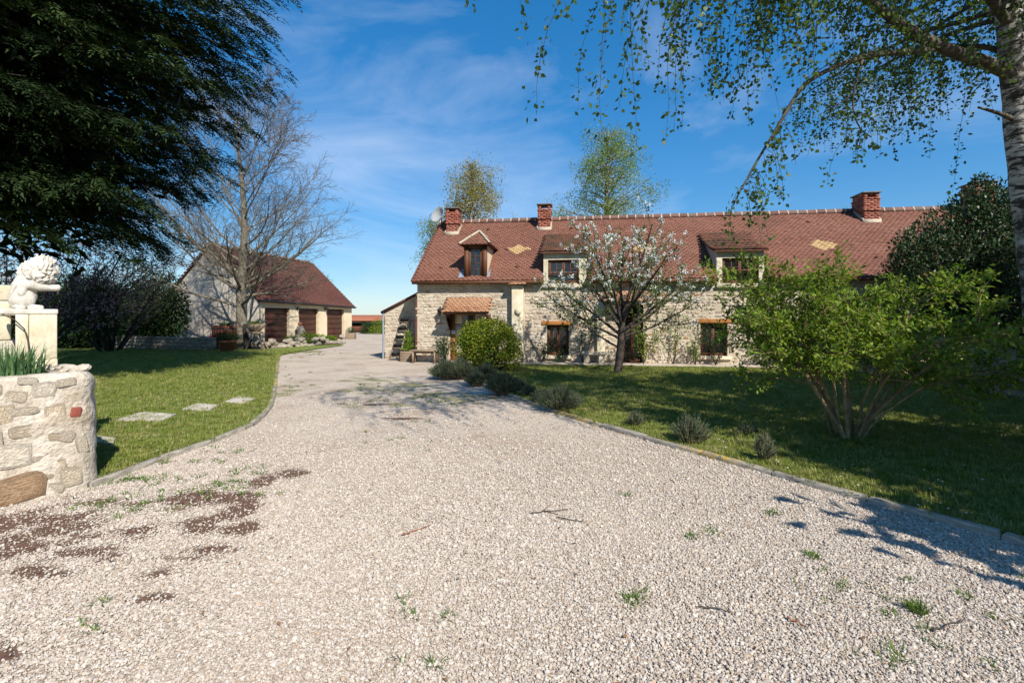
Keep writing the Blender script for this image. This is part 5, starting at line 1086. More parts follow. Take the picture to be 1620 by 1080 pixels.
    mb.build('crown', M['conifer'], root)
cypress()

# weeping leaf strands for birches
def strands(rg, starts, lens, out, sway=0.10):
    for p, L in zip(starts, lens):
        K = 7; d = nz(np.array((rg.normal(0, 0.55), rg.normal(0, 0.55), 0.15))); q_ = [np.array(p)]
        for k in range(1, K): d = nz(d * 0.72 + np.array((0, 0, -0.55)) + rg.normal(0, sway, 3)); q_.append(q_[-1] + d * L / (K - 1))
        out.append((np.array(q_), np.linspace(0.0035, 0.0015, K)))
def hang_leaves(mb, rg, lst, per_m, size, jit=0.035):
    ps, ds = along(rg, lst, per_m, jit, 0.1); N = len(ps); a = nz(rg.normal(size=(N, 3)) * (1, 1, 0.55) + (0, 0, -0.75)); mb.leaves(ps, a, nz(rg.normal(size=(N, 3))), size * rg.uniform(0.6, 1.2, N), size * 0.74 * rg.uniform(0.7, 1.1, N), rg.random(N), 0.2)

def near_birch():
    rg = np.random.default_rng(13); root = empty('birch_tree', (0, 0, 0), label='white barked birch at the right edge with weeping leafy branches overhead', cat='tree')
    base = np.array((6.40, 5.75, 0.0))
    tk = np.array([base + (0, 0, -0.1), base + (-0.02, 0, 0.6), P(1654, 560, 5.72), P(1636, 400, 5.7), P(1618, 250, 5.65), P(1606, 120, 5.6), P(1593, 0, 5.55), P(1575, -180, 5.5), P(1556, -420, 5.5), P(1552, -640, 5.5)])
    tr_ = np.array([0.22, 0.165, 0.15, 0.145, 0.14, 0.13, 0.115, 0.095, 0.07, 0.03]); q_ = resample(tk, 0.25); mb = MB()
    rr_ = np.interp(np.linspace(0, 1, len(q_)), np.r_[0, np.cumsum(np.linalg.norm(np.diff(tk, axis=0), axis=1))] / np.linalg.norm(np.diff(tk, axis=0), axis=1).sum(), tr_); mb.tubes([q_], [rr_ * (1 + 0.05 * np.sin(np.arange(len(q_)) * 2.1))], 16); mb.build('trunk', M['bark_birch'], root, smooth=True)
    arms = []
    def arm(pts, r0, r1):
        pts = np.array(pts); p_ = resample(smooth_path(pts, 2), 0.12); s = (p_, np.linspace(r0, r1, len(p_))); arms.append(s); return s
    A = arm([P(1622, 128, 5.6), P(1560, 98, 5.5), P(1500, 80, 5.35), P(1440, 50, 5.2), P(1400, 20, 5.1), P(1350, -18, 5.0), P(1270, -70, 4.9), P(1190, -95, 4.8), P(1080, -105, 4.7), P(990, -80, 4.6)], 0.078, 0.012)
    B = arm([P(1490, 77, 5.35), P(1440, 82, 5.25), P(1380, 86, 5.15), P(1320, 105, 5.05), P(1272, 132, 5.0), P(1255, 158, 4.95), P(1222, 215, 4.9), P(1200, 250, 4.9), P(1172, 300, 4.9), P(1160, 325, 4.9)], 0.038, 0.007)
    C = arm([P(1366, 90, 5.12), P(1352, 135, 5.1), P(1347, 165, 5.1), P(1358, 205, 5.1), P(1378, 217, 5.1)], 0.014, 0.006); arm([P(1352, 145, 5.1), P(1325, 170, 5.1), P(1300, 165, 5.1)], 0.007, 0.003)
    arm([P(1600, 90, 5.6), P(1560, 72, 5.8), P(1500, 75, 5.9), P(1450, 50, 6.1), P(1400, 40, 6.3)], 0.035, 0.01); arm([P(1605, 190, 5.6), P(1585, 180, 5.5), P(1548, 170, 5.35)], 0.03, 0.012)
    arm([P(1596, 40, 5.55), P(1540, -40, 5.2), P(1440, -120, 4.7), P(1300, -190, 4.1), P(1120, -230, 3.6), P(940, -240, 3.3), P(800, -170, 3.3)], 0.05, 0.008)
    # upper crown, above the picture
    up = []
    for i in range(44):
        z = rg.uniform(4.9, 8.8); az_ = rg.uniform(0, 6.28) if i < 26 else rg.normal(-2.2, 0.8); L = rg.uniform(1.8, 3.6) * (1.15 - (z - 4.8) / 9.0); t = (z - 1.0) / 8.3; b = q_[min(int(t * len(q_)), len(q_) - 1)]; s0 = np.array((b[0], b[1], z)); dv = np.array((math.cos(az_), math.sin(az_), 0.35)); t_ = np.linspace(0, 1, 8)[:, None]
        p_ = s0 + dv * L * t_ + np.array((0, 0, -0.55)) * L * 0.45 * t_ ** 2 + rg.normal(0, 0.05, (8, 3)) * t_; arms.append((p_, np.linspace(0.035, 0.006, 8))); up.append(p_)
    for ex, ey, ez in ((1.2, 2.6, 7.6), (2.0, 3.6, 8.0), (0.4, 3.3, 7.4), (1.8, 1.6, 7.2), (2.8, 4.4, 8.6), (0.9, 4.4, 8.2), (3.2, 2.6, 7.9), (4.2, 3.0, 7.0), (3.6, 2.2, 6.8), (3.8, 4.2, 7.5), (0.6, 1.9, 7.3), (1.5, 3.4, 7.2), (-0.2, 2.6, 7.2), (1.0, 1.2, 7.0), (2.4, 2.9, 7.3)):
        t_ = np.linspace(0, 1, 10)[:, None]; a_, c_ = np.array((5.65, 5.6, 6.4)), np.array((ex, ey, ez)); p_ = (1 - t_) ** 2 * a_ + 2 * t_ * (1 - t_) * ((a_ + c_) / 2 + np.array((0, 0, 1.0))) + t_ ** 2 * c_; arms.append((p_, np.linspace(0.05, 0.008, 10))); up.append(p_[3:])
    mb = MB()
    for p_, r_ in arms: mb.tubes([p_], [r_], 7)
    mb.build('branches', M['bark_limb'], root, smooth=True)
    tw = []
    def from_arm(pts, n, f0, f1, l0, l1):
        f = rg.uniform(f0, f1, n) * (len(pts) - 1); k = np.minimum(f.astype(int), len(pts) - 2); strands(rg, pts[k] + (pts[k + 1] - pts[k]) * (f - k)[:, None], rg.uniform(l0, l1, n), tw)
    from_arm(A[0], 50, 0.30, 1.0, 0.5, 1.2); from_arm(A[0], 56, 0.60, 0.97, 0.9, 1.9)
    from_arm(B[0], 16, 0.70, 1.0, 0.35, 0.75); from_arm(B[0], 8, 0.25, 0.75, 0.2, 0.55); from_arm(C[0], 9, 0.55, 1.0, 0.3, 0.75); from_arm(arms[3][0], 4, 0.5, 1, 0.3, 0.6)
    from_arm(arms[4][0], 12, 0.2, 1.0, 0.6, 1.3); from_arm(arms[6][0], 26, 0.35, 1.0, 0.7, 1.5)
    for p_ in up: from_arm(p_, 24, 0.2, 1.0, 0.6, 1.5)
    for px, py, d, L in ((770, -60, 4.6, 0.52), (790, -70, 4.6, 0.75), (955, -30, 4.5, 1.7), (960, -60, 4.4, 1.2), (1000, -40, 4.5, 2.05), (1008, -20, 4.5, 1.8), (1085, -20, 4.6, 1.7), (1065, -30, 4.5, 1.4), (1100, 0, 4.6, 1.9), (1490, 40, 5.9, 1.2), (1560, 60, 6.0, 1.6), (1580, 90, 6.0, 1.7), (1530, 60, 6.0, 0.9)):
        strands(rg, [P(px, py, d)], [L], tw, 0.07)
    mb = MB(); to_tubes(mb, tw, 3); mb.build('twigs', M['bark_cherry'], root, kind='stuff'); mb = MB(); hang_leaves(mb, rg, tw, 36, 0.055); mb.build('crown', M['leaf_birch'], root)
near_birch()

def far_birch(px, base_d, top_y, half_px, material, label, seed, low=300, dens=1.0):
    """Distant weeping birch behind the roof: pale trunk and clouds of hanging sprays, given by its outline."""
    rg = np.random.default_rng(seed); c = P(px, 500, base_d); root = empty('far_birch_tree', (c[0], c[1], 0), label=label, cat='tree'); ht = EYE + (HY - top_y) / F * base_d; hw2 = half_px / F * base_d
    mb = MB(); mb.tubes([[(0, 0, 0), (0.1, 0, ht * 0.3), (-0.1, 0, ht * 0.6), (0.15, 0, ht * 0.85), (0.1, 0, ht * 0.98)]], [[0.28, 0.22, 0.14, 0.07, 0.02]], 8); mb.build('trunk', M['bark_birch'], root)
    n = int(150 * dens); z = rg.uniform(0.38, 0.98, n); w = np.interp(z, [0.3, 0.5, 0.62, 0.8, 0.92, 1.0], [1.1, 1.1, 1.02, 0.88, 0.62, 0.2]); az_ = rg.uniform(0, 6.28, n); f = 0.25 + 0.75 * np.sqrt(rg.random(n)); w *= 0.78 + 0.32 * np.sin(az_ * 2 + z * 14)
    tip = np.stack([np.cos(az_) * w * f * hw2, np.sin(az_) * w * f * hw2, z * ht], 1); br = []
    for t in tip:
        a = np.array((0.02, 0, max(t[2] - 0.25 * np.linalg.norm(t[:2]) - 0.5, 1))); m_ = (a + t) / 2 + (0, 0, 0.3); s = np.linspace(0, 1, 5)[:, None]; br.append(((1 - s) ** 2 * a + 2 * s * (1 - s) * m_ + s ** 2 * t, np.linspace(0.06, 0.012, 5)))
    mb = MB(); to_tubes(mb, br, 4); mb.build('branches', M['bark_birch'], root)
    tw = []; st = np.concatenate([t + rg.normal(0, 0.42, (7, 3)) * (1, 1, 0.7) for t in tip]); strands(rg, st, rg.uniform(0.6, 1.7, len(st)), tw, 0.12)
    mb = MB(); hang_leaves(mb, rg, tw, 19, 0.125, 0.16); mb.build('crown', material, root)
far_birch(746, 38, 250, 66, M['leaf_far_brown'], 'bronze tinted birch behind the roof beside the first chimney', 21, dens=0.9)
far_birch(960, 39, 197, 84, M['leaf_far_green'], 'tall fresh green birch behind the middle of the roof', 22, dens=1.1)
far_birch(688, 42, 335, 20, M['leaf_far_green'], 'small birch showing left of the first chimney and dish', 23, dens=0.35)
far_birch(1340, 48, 322, 11, M['leaf_far_green'], 'tip of a small tree just above the roof ridge', 24, dens=0.2)

# cherry in blossom
def cherry():
    rg = np.random.default_rng(305); b = G(977, 592); root = empty('cherry_tree', (b[0], b[1], 0.03), label='cherry tree in white blossom on the lawn before the farmhouse', cat='tree')
    spec = [dict(n=0, K=6, wig=0.03, taper=0.75), dict(n=7, K=8, wig=0.07, trop=0.04, taper=0.25, start=0.22, ang=42, dang=10, ratio=0.46, fall=0.4, rr=0.5, rmin=0.008), dict(n=4, K=6, wig=0.09, trop=0.10, taper=0.4, start=0.2, ang=40, ratio=0.5, rr=0.55, rmin=0.005), dict(n=0, K=5, wig=0.1, trop=0.05, taper=0.5)]
    out = [[] for _ in spec]; grow(rg, (0, 0, -0.08), (0.05, 0, 1), 1.5, 0.115, 0, spec, out); top = out[0][0][0][-1]
    for az_, z, L, up, r0 in ((3.05, 1.05, 2.3, 0.75, .05), (-0.1, 1.15, 2.1, 0.72, .05), (2.4, 1.4, 2.6, 1.3, .055), (0.5, 1.4, 2.5, 1.35, .055), (-1.1, 1.35, 2.4, 1.6, .05), (-2.1, 1.3, 2.3, 1.5, .05), (1.5, 1.4, 2.7, 2.6, .055), (3.3, 0.7, 2.1, 0.42, .035), (3.1, 0.95, 2.5, 0.55, .04), (-0.05, 1.0, 2.5, 0.62, .045), (0.1, 1.2, 2.3, 0.35, .035), (0.0, 1.45, 2.7, 4.5, .06), (-0.4, 0.95, 2.3, 0.55, .04), (3.9, 1.2, 2.2, 0.9, .045), (-2.7, 1.45, 2.6, 2.4, .05), (0.2, 1.3, 2.2, 1.8, .045)):
        grow(rg, (top[0] * z / 1.5, top[1] * z / 1.5, z), (math.cos(az_), math.sin(az_), up), L, r0, 1, spec, out)
    mb = MB(); to_tubes(mb, out[0], 10); mb.build('trunk', M['bark_cherry'], root, smooth=True); mb = MB(); to_tubes(mb, out[1], 6); to_tubes(mb, out[2], 4); to_tubes(mb, out[3], 3); mb.build('branches', M['bark_cherry'], root, smooth=True)
    tw = out[2] + out[3] + out[1]; ps, ds = along(rg, tw, 26, 0.03, 0.2); N = len(ps); mb = MB(); mb.leaves(ps, nz(ds * 0.4 + rg.normal(0, 0.7, (N, 3))), nz(rg.normal(size=(N, 3)) + (0, 0, .6)), 0.075 * rg.uniform(.6, 1.2, N), 0.038, rg.random(N)); mb.build('crown', M['leaf_cherry'], root)
    cs, cd = along(rg, out[1] + out[2] + out[3], 3.0, 0.02, 0.25); k = rg.random(len(cs)) < np.clip((cs[:, 2] - 1.6) / 1.8, 0.10, 0.95); cs = cs[k]; m = 18; pp = np.repeat(cs, m, 0); dv = nz(rg.normal(size=pp.shape)); pp = pp + dv * 0.060 * rg.uniform(.3, 1.3, (len(pp), 1)); ax = nz(rg.normal(size=pp.shape)); mb = MB(); mb.leaves(pp - ax * 0.013, ax, dv, 0.036, 0.034, rg.random(len(pp)), 0.1); mb.build('blossoms', M['blossom'], root)
cherry()

# spreading shrub on the right lawn
def big_shrub():
    rg = np.random.default_rng(404); b = G(1345, 698); root = empty('lilac_shrub', (b[0], b[1], 0.03), label='large many-stemmed spreading shrub with fresh green leaves on the lawn', cat='shrub')
    spec = [dict(n=9, K=9, wig=0.075, trop=0.0, curl=-0.19, taper=0.3, start=0.40, ang=42, dang=14, ratio=0.42, fall=0.35, rr=0.5, rmin=0.006, flat=0.45), dict(n=6, K=7, wig=0.10, trop=-0.01, taper=0.35, start=0.2, ang=42, ratio=0.46, rr=0.55, rmin=0.004, flat=0.6), dict(n=3, K=5, wig=0.12, trop=0.0, taper=0.5, ang=40, ratio=0.5, rr=0.6, rmin=0.003), dict(n=0, K=4, wig=0.12, taper=0.5)]
    out = [[] for _ in spec]
    for az_, up, L, r0 in ((3.05, 1.05, 1.95, .032), (2.8, 1.4, 1.95, .03), (3.4, 1.9, 1.9, .03), (0.1, 0.85, 1.95, .045), (-0.2, 0.95, 2.1, .035), (0.35, 1.2, 2.0, .03), (1.4, 2.3, 1.9, .028), (-1.5, 1.5, 1.75, .03), (-1.0, 1.4, 1.8, .028), (4.2, 1.4, 1.8, .028), (2.2, 1.6, 1.9, .028), (0.7, 1.6, 1.9, .028), (3.2, 0.9, 1.9, .03), (2.5, 2.9, 2.35, .026), (0.0, 1.2, 2.1, .03)):
        rb = rg.uniform(0.03, 0.16); grow(rg, (rb * math.cos(az_ + rg.normal(0, .5)), rb * math.sin(az_ + rg.normal(0, .5)), -0.05), (math.cos(az_), math.sin(az_), up * 1.65 + 0.25), L * 1.06, r0 * rg.uniform(0.6, 1.1), 0, spec, out)
    mb = MB(); to_tubes(mb, out[0], 8); mb.build('stems', M['bark_ochre'], root, smooth=True); mb = MB(); to_tubes(mb, out[1], 5); to_tubes(mb, out[2] + out[3], 3); mb.build('branches', M['bark_ochre'], root, smooth=True)
    ps, ds = along(rg, out[2] + out[3], 66, 0.03, 0.05); ps2, ds2 = along(rg, out[1], 22, 0.03, 0.25); ps = np.concatenate([ps, ps2]); ds = np.concatenate([ds, ds2]); N = len(ps); mb = MB(); mb.leaves(ps, nz(ds * 0.5 + rg.normal(0, 0.55, (N, 3)) + (0, 0, -0.1)), nz(rg.normal(0, 0.45, (N, 3)) + (0, 0, 1)), 0.066 * rg.uniform(.5, 1.35, N), 0.031 * rg.uniform(.8, 1.2, N), rg.random(N), 0.2); mb.build('crown', M['leaf_shrub'], root)
    mb = MB(); blades(mb, (0, 0, 0), 160, 0.26, 0.05, 0.14, 0.007, 0.4); mb.build('base_grass', M['weed'], root, kind='stuff')
big_shrub()

def leafy_mass(name, c, lobes, n, L, W, material, label, cat, seed, trunk=None, bark='bark_dark', shell=0.45, up=0.25, group=None):
    """Evergreen or bush: leaves in the outer shell of several uneven lobes, with stems inside."""
    rg = np.random.default_rng(seed); root = empty(name, tuple(c), label=label, cat=cat, group=group); vol = np.array([l_[3] * l_[4] * l_[5] for l_ in lobes]) ** 0.67; cnt = (vol / vol.sum() * n).astype(int); mb = MB(); st = []
    for (x, y, z, a, b, h), m in zip(lobes, cnt):
        d = nz(rg.normal(size=(m, 3))); r_ = (1 - shell * rg.random(m) ** 1.6) * (1 + 0.16 * fbm(d[:, 0] * 4 + x, d[:, 2] * 4 + d[:, 1] * 3, seed, 3)); p = np.array((x, y, z)) + d * r_[:, None] * np.array((a, b, h)); k = p[:, 2] > 0.02; p, d = p[k], d[k]; m = len(p)
        ax = nz(d * 0.6 + rg.normal(0, 0.55, (m, 3)) + (0, 0, up)); mb.leaves(p, ax, nz(d * 0.7 + rg.normal(0, 0.5, (m, 3)) + (0, 0, 0.3)), L * rg.uniform(.6, 1.25, m), W * rg.uniform(.7, 1.2, m), rg.random(m), 0.18)
        for _ in range(5): e = np.array((x, y, z)) + nz(rg.normal(size=3)) * np.array((a, b, h)) * 0.85; st.append((np.linspace(np.array((rg.normal(0, .08), rg.normal(0, .08), -0.05)), e, 5) + rg.normal(0, 0.04, (5, 3)) * np.array([0, 1, 1, 1, 0])[:, None], np.linspace(trunk or 0.03, 0.006, 5)))
    m2 = MB(); to_tubes(m2, st, 5); m2.build('stems', M[bark], root); mb.build('crown', material, root); return root
p = G(772, 590)
leafy_mass('golden_bush', (p[0], p[1], 0.03), [(0, 0, 0.84, 0.90, 0.82, 0.66), (-0.45, -0.1, 0.62, 0.50, 0.6, 0.46), (0.48, 0, 0.72, 0.50, 0.6, 0.50), (0.05, 0, 1.08, 0.60, 0.5, 0.38), (-0.3, -0.3, 0.95, 0.5, 0.5, 0.36), (0.66, -0.1, 0.42, 0.35, 0.4, 0.3)], 17000, 0.052, 0.032, M['leaf_ball'], 'rounded yellow and green variegated bush beside the front door', 'bush', 501, 0.05, shell=0.3)
leafy_mass('glossy_evergreen', (11.7, 12.4, 0), [(-1.05, 0, 2.3, 1.0, 1.0, 1.5), (-0.2, 0.2, 2.9, 1.25, 1.2, 1.7), (0.5, -0.1, 3.3, 0.9, 0.9, 1.5), (1.3, 0, 3.0, 1.1, 1.0, 1.5), (-0.75, 0, 3.2, 0.45, 0.5, 0.9), (0.0, 0, 4.2, 0.4, 0.4, 0.7), (0.75, 0, 4.5, 0.35, 0.4, 0.6), (1.8, 0, 2.2, 1.2, 1.2, 1.6), (-1.6, 0, 2.9, 0.35, 0.4, 1.0), (0.3, -0.3, 1.8, 1.6, 1.0, 1.0), (-1.5, 0.1, 1.7, 0.8, 0.9, 0.9), (0.35, 0, 4.75, 0.3, 0.3, 0.5), (1.2, 0, 4.3, 0.4, 0.4, 0.7)], 40000, 0.10, 0.048, M['leaf_holly'], 'tall dark glossy evergreen rising behind the low garden wall', 'tree', 502, 0.09, shell=0.5, up=0.6)
leafy_mass('laurel_bush', (13.6, 9.6, 0), [(0, 0, 1.8, 1.7, 1.5, 1.5), (-0.6, 1.2, 1.7, 1.4, 1.2, 1.3)], 9000, 0.10, 0.045, M['leaf_holly'], 'dark bush behind the wall at the edge beside the birch trunk', 'bush', 503, 0.06)
# dark evergreens at the back of the left lawn
hd = [('evergreen_bush', 118, 24.0, 1.9, 3.6, 'dark evergreen behind the lion, at the back of the lawn'), ('evergreen_bush', 160, 24.8, 1.9, 3.3, 'dark evergreen in the middle of the shaded hedge'), ('evergreen_bush', 206, 24.6, 1.7, 3.2, 'dark evergreen beside the roundest bush of the hedge'), ('evergreen_bush', 250, 25.4, 1.5, 3.9, 'roundest evergreen bush at the corner of the garage gable'), ('evergreen_bush', 60, 23.5, 2.0, 3.2, 'dark evergreen directly behind the statue'), ('evergreen_bush', 5, 23.0, 2.2, 3.0, 'dark evergreen behind the gate pier at the edge')]
for i, (nm, px, d, rad, h, lab) in enumerate(hd):
    c = P(px, 500, d); leafy_mass(nm, (c[0], c[1], 0), [(0, 0, h * 0.55, rad, rad * 0.8, h * 0.48), (rad * 0.3, -0.2, h * 0.38, rad * 0.8, rad * 0.8, h * 0.4), (-rad * 0.35, 0, h * 0.42, rad * 0.8, rad * 0.7, h * 0.42)], 8000, 0.17, 0.085, M['leaf_dark'], lab, 'bush', 600 + i, 0.08, group='evergreens at the back of the left lawn')
lw = empty('low_wall', (0, 0, 0), label='low mossy stone wall at the foot of the garage gable', cat='wall'); a0, a1 = G(232, 553), G(330, 556); dv = nz(a1 - a0); ang_ = math.atan2(dv[1], dv[0]); Lw = np.linalg.norm(a1 - a0)
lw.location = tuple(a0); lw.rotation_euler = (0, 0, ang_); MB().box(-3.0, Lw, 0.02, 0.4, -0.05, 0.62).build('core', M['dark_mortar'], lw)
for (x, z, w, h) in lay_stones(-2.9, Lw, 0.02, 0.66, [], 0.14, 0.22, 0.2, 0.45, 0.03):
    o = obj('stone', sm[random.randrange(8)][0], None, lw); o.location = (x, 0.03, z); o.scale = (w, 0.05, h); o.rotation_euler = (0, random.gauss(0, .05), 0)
def twiggy(px, d, hgt, spread, label, seed, blossom):
    rg = np.random.default_rng(seed); c = P(px, 500, d); root = empty('flowering_shrub', (c[0], c[1], 0), label=label, cat='shrub'); spec = [dict(n=9, K=7, wig=0.08, trop=0.02, taper=0.3, start=0.25, ang=34, ratio=0.5, rr=0.5, rmin=0.012), dict(n=6, K=6, wig=0.1, taper=0.4, start=0.15, ang=36, ratio=0.5, rr=0.6, rmin=0.009), dict(n=0, K=5, wig=0.12, taper=0.5)]; out = [[] for _ in spec]
    for i in range(17): az_ = rg.uniform(0, 6.28); grow(rg, (0.3 * math.cos(az_), 0.3 * math.sin(az_), 0), (math.cos(az_) * spread, math.sin(az_) * spread, 1), hgt * rg.uniform(.75, 1.1), 0.05, 0, spec, out)
    mb = MB(); to_tubes(mb, out[0], 5); to_tubes(mb, out[1] + out[2], 3); mb.build('branches', M['bark_dark'], root); ps, ds = along(rg, out[1] + out[2], 7, 0.05, 0.2); N = len(ps); mb = MB(); mb.leaves(ps, nz(rg.normal(size=(N, 3))), nz(rg.normal(size=(N, 3))), 0.085, 0.06, rg.random(N)); mb.build('crown', blossom, root)
twiggy(30, 17.0, 4.6, 0.75, 'twiggy shrub with faded pink blossom behind the lion', 71, M['blossom_pink']); twiggy(175, 21.5, 3.9, 0.7, 'dark twiggy shrub under the cypress boughs', 72, M['leaf_dark'])

# ---------------------------------------------------------------- lavender along the kerb, climbers and small plants by the wall
def lavender(px, py, wpx, hpx, label, seed, dense=1.0):
    rg = np.random.default_rng(seed); c = G(px, py); s = c[1] / F; rad = wpx / 2 * s; h = hpx * s; root = empty('lavender_bush', (c[0], c[1], 0.02), label=label, cat='bush', group='lavender bushes along the right kerb'); n = int(1100 * dense * max(0.35, min(2.2, rad / 0.45))); mb = MB()
    a = rg.uniform(0, 6.28, n); r_ = np.sqrt(rg.random(n)); d = np.stack([np.cos(a) * r_, np.sin(a) * r_, np.zeros(n)], 1); tip = d * rad * (0.55 + 0.45 * rg.random((n, 1))); tip[:, 2] = h * (1 - 0.55 * r_ ** 2) * rg.uniform(0.6, 1.05, n); b = d * rad * 0.28; b[:, 2] = 0
    t0 = rg.uniform(0.15, 0.65, n)[:, None]; p0 = b + (tip - b) * t0; mb.leaves(p0, tip - p0, rg.normal(size=(n, 3)), np.linalg.norm(tip - p0, axis=1), 0.010 * max(1, c[1] / 8), rg.random(n), 0.1)
    k = 5; q0 = np.repeat(p0, k, 0) + (np.repeat(tip - p0, k, 0)) * rg.uniform(0.0, 0.9, (n * k, 1)); mb.leaves(q0, nz(np.repeat(tip - p0, k, 0)) + rg.normal(0, 0.5, (n * k, 3)), rg.normal(size=(n * k, 3)), 0.045, 0.007 * max(1, c[1] / 8), rg.random(n * k), 0.1); mb.build('foliage', M['lavender'], root)
    mb = MB(); sel = rg.choice(n, min(n, 70), replace=False); mb.tubes([np.linspace(b[i], tip[i] * 0.9, 3) for i in sel], [[0.006, 0.005, 0.002]] * len(sel), 3); mb.build('stems', M['bark_ochre'], root)
for i, a_ in enumerate(((705, 600, 66, 34, 'grey green lavender bush at the far end of the kerb, below the bench'), (752, 611, 44, 26, 'small lavender tucked before the golden bush'), (795, 625, 70, 40, 'broad lavender bush right of the golden bush'), (836, 630, 42, 22, 'low lavender between two broad lavender bushes'), (728, 600, 60, 36, 'second lavender of the row, close to the first'), (768, 606, 56, 34, 'lavender at the foot of the golden bush'), (818, 622, 40, 26, 'lavender leaning against the broad bush'), (858, 640, 46, 26, 'lavender touching the widest bush'), (886, 650, 92, 44, 'widest lavender bush, at the bend of the kerb'),
                            (1005, 677, 36, 28, 'short thin lavender on the lawn edge before the cherry'), (1092, 704, 78, 52, 'tall wispy lavender with bare woody stems on the lawn edge'), (1209, 733, 44, 52, 'narrow dry lavender nearest to the big spreading shrub'), (1182, 690, 34, 20, 'faint low lavender sprig behind the dry lavender'))):
    lavender(*a_[:4], a_[4], 800 + i, 1.0 if i < 9 else 0.55)
def wall_plant(px, y_loc, h, spread, label, seed, n=350, L=0.07, material='leaf_shrub', z0=0.06):
    rg = np.random.default_rng(seed); p = H.w((H.at(px, 570, y_loc)[0], y_loc, z0)); root = empty('climbing_rose', tuple(p), label=label, cat='plant'); spec = [dict(n=5, K=7, wig=0.12, taper=0.4, start=0.3, ang=45, ratio=0.45, rr=0.6, rmin=0.005), dict(n=0, K=5, wig=0.15, taper=0.5)]; out = [[], []]
    for _ in range(4): az_ = rg.uniform(0, 6.28); grow(rg, (0, 0, 0), (math.cos(az_) * spread, math.sin(az_) * spread * 0.5, 1), h * rg.uniform(.7, 1.1), 0.014, 0, spec, out)
    mb = MB(); to_tubes(mb, out[0], 4); to_tubes(mb, out[1], 3); mb.build('stems', M['bark_dark'], root); ps, ds = along(rg, out[1] + out[0], n / sum(np.linalg.norm(np.diff(q_[0], axis=0), axis=1).sum() for q_ in out[0] + out[1]), 0.05, 0.2); N = len(ps); mb = MB(); mb.leaves(ps, nz(rg.normal(size=(N, 3))), nz(rg.normal(size=(N, 3)) + (0, -.5, .5)), L * rg.uniform(.6, 1.2, N), L * 0.55, rg.random(N)); mb.build('foliage', M[material], root)
for i, a_ in enumerate(((858, -0.3, 0.8, 0.35, 'small leafy rose at the left corner of the sill', 260, .07, 'leaf_dark'), (922, -0.25, 1.1, 0.25, 'young climbing rose between window and stone bench', 160, .07, 'leaf_dark'), (1065, -0.3, 1.7, 0.3, 'slender climbing rose on the wall right of the cherry', 300, .075, 'leaf_shrub'), (1100, -0.4, 0.8, 0.5, 'low rose left of the second window', 240, .07, 'leaf_shrub'), (1132, -0.45, 1.4, 0.5, 'bushy rose in front of the second window', 620, .075, 'leaf_dark'), (1205, -0.4, 1.1, 0.3, 'rose on the wall right of the second window', 300, .07, 'leaf_shrub'), (1226, -0.4, 1.7, 0.25, 'tall rose near the end of the sunlit wall', 300, .07, 'leaf_dark'), (1018, -0.4, 1.5, 0.3, 'bright leafy climber right of the glazed door', 480, .09, 'leaf_shrub'), (705, -0.4, 0.8, 0.5, 'dark shrub beside the bench and front door', 520, .08, 'leaf_dark'), (786, -0.2, 1.9, 0.2, 'climber on the wall beside the canopy', 380, .075, 'leaf_dark'), (884, -0.35, 0.4, 0.6, 'low green plant below the first window', 160, .07, 'leaf_dark'))):
    wall_plant(a_[0], a_[1], a_[2], a_[3], a_[4], 900 + i, a_[5], a_[6], a_[7])

# trees beyond the picture on the right and behind, whose shade lies on the lawn
def shade_tree(c, hgt, rad, label, seed, n=6000, mid=0.62, half=0.36, low=None):
    rg = np.random.default_rng(seed); root = empty('garden_tree', (c[0], c[1], 0), label=label, cat='tree'); mb = MB(); mb.tubes([[(0, 0, -0.1), (0.05, 0, hgt * 0.35), (0, 0.1, hgt * 0.7), (0, 0, hgt * 0.95)]], [[0.26, 0.2, 0.12, 0.03]], 9); mb.build('trunk', M['bark'], root); cl = nz(rg.normal(size=(60, 3))) * (rg.random((60, 1)) ** 0.4) * np.array((rad, rad, hgt * half)) + np.array((0, 0, hgt * mid)); cl = cl if low is None else np.concatenate([cl, np.asarray(low) - (c[0], c[1], 0)]); nc = len(cl); pp = np.repeat(cl, n // nc, 0) + rg.normal(0, rad * 0.13, (n // nc * nc, 3)); N = len(pp); mb = MB(); mb.leaves(pp, nz(rg.normal(size=(N, 3))), nz(rg.normal(size=(N, 3))), 0.26, 0.16, rg.random(N)); mb.build('crown', M['leaf_shrub'], root); m2 = MB(); m2.tubes([np.linspace((0, 0, max(1.5, q_[2] - 1.2)), q_, 4) for q_ in cl], [[0.04, 0.03, 0.02, 0.01]] * len(cl), 4); m2.build('branches', M['bark'], root)
shade_tree((9.2, 4.6), 8.0, 2.2, 'slim leafy garden tree on the lawn just beyond the right edge', 35, 11000)
shade_tree((11.4, 4.4), 8.2, 2.4, 'leafy garden tree beyond the wall at the right edge', 31, 9000)
shade_tree((13.2, 6.0), 8.4, 2.6, 'leafy garden tree further right beyond the wall', 32, 9000)
shade_tree((8.6, -1.2), 7.6, 1.8, 'leafy tree just out of view with one low bough', 33, 7000, 0.80, 0.16, [(4.5, 1.0, 2.5), (4.9, 1.15, 2.5), (5.2, 1.0, 2.4), (5.5, 1.1, 2.4), (5.8, 1.0, 2.5), (5.4, 1.2, 2.6)])

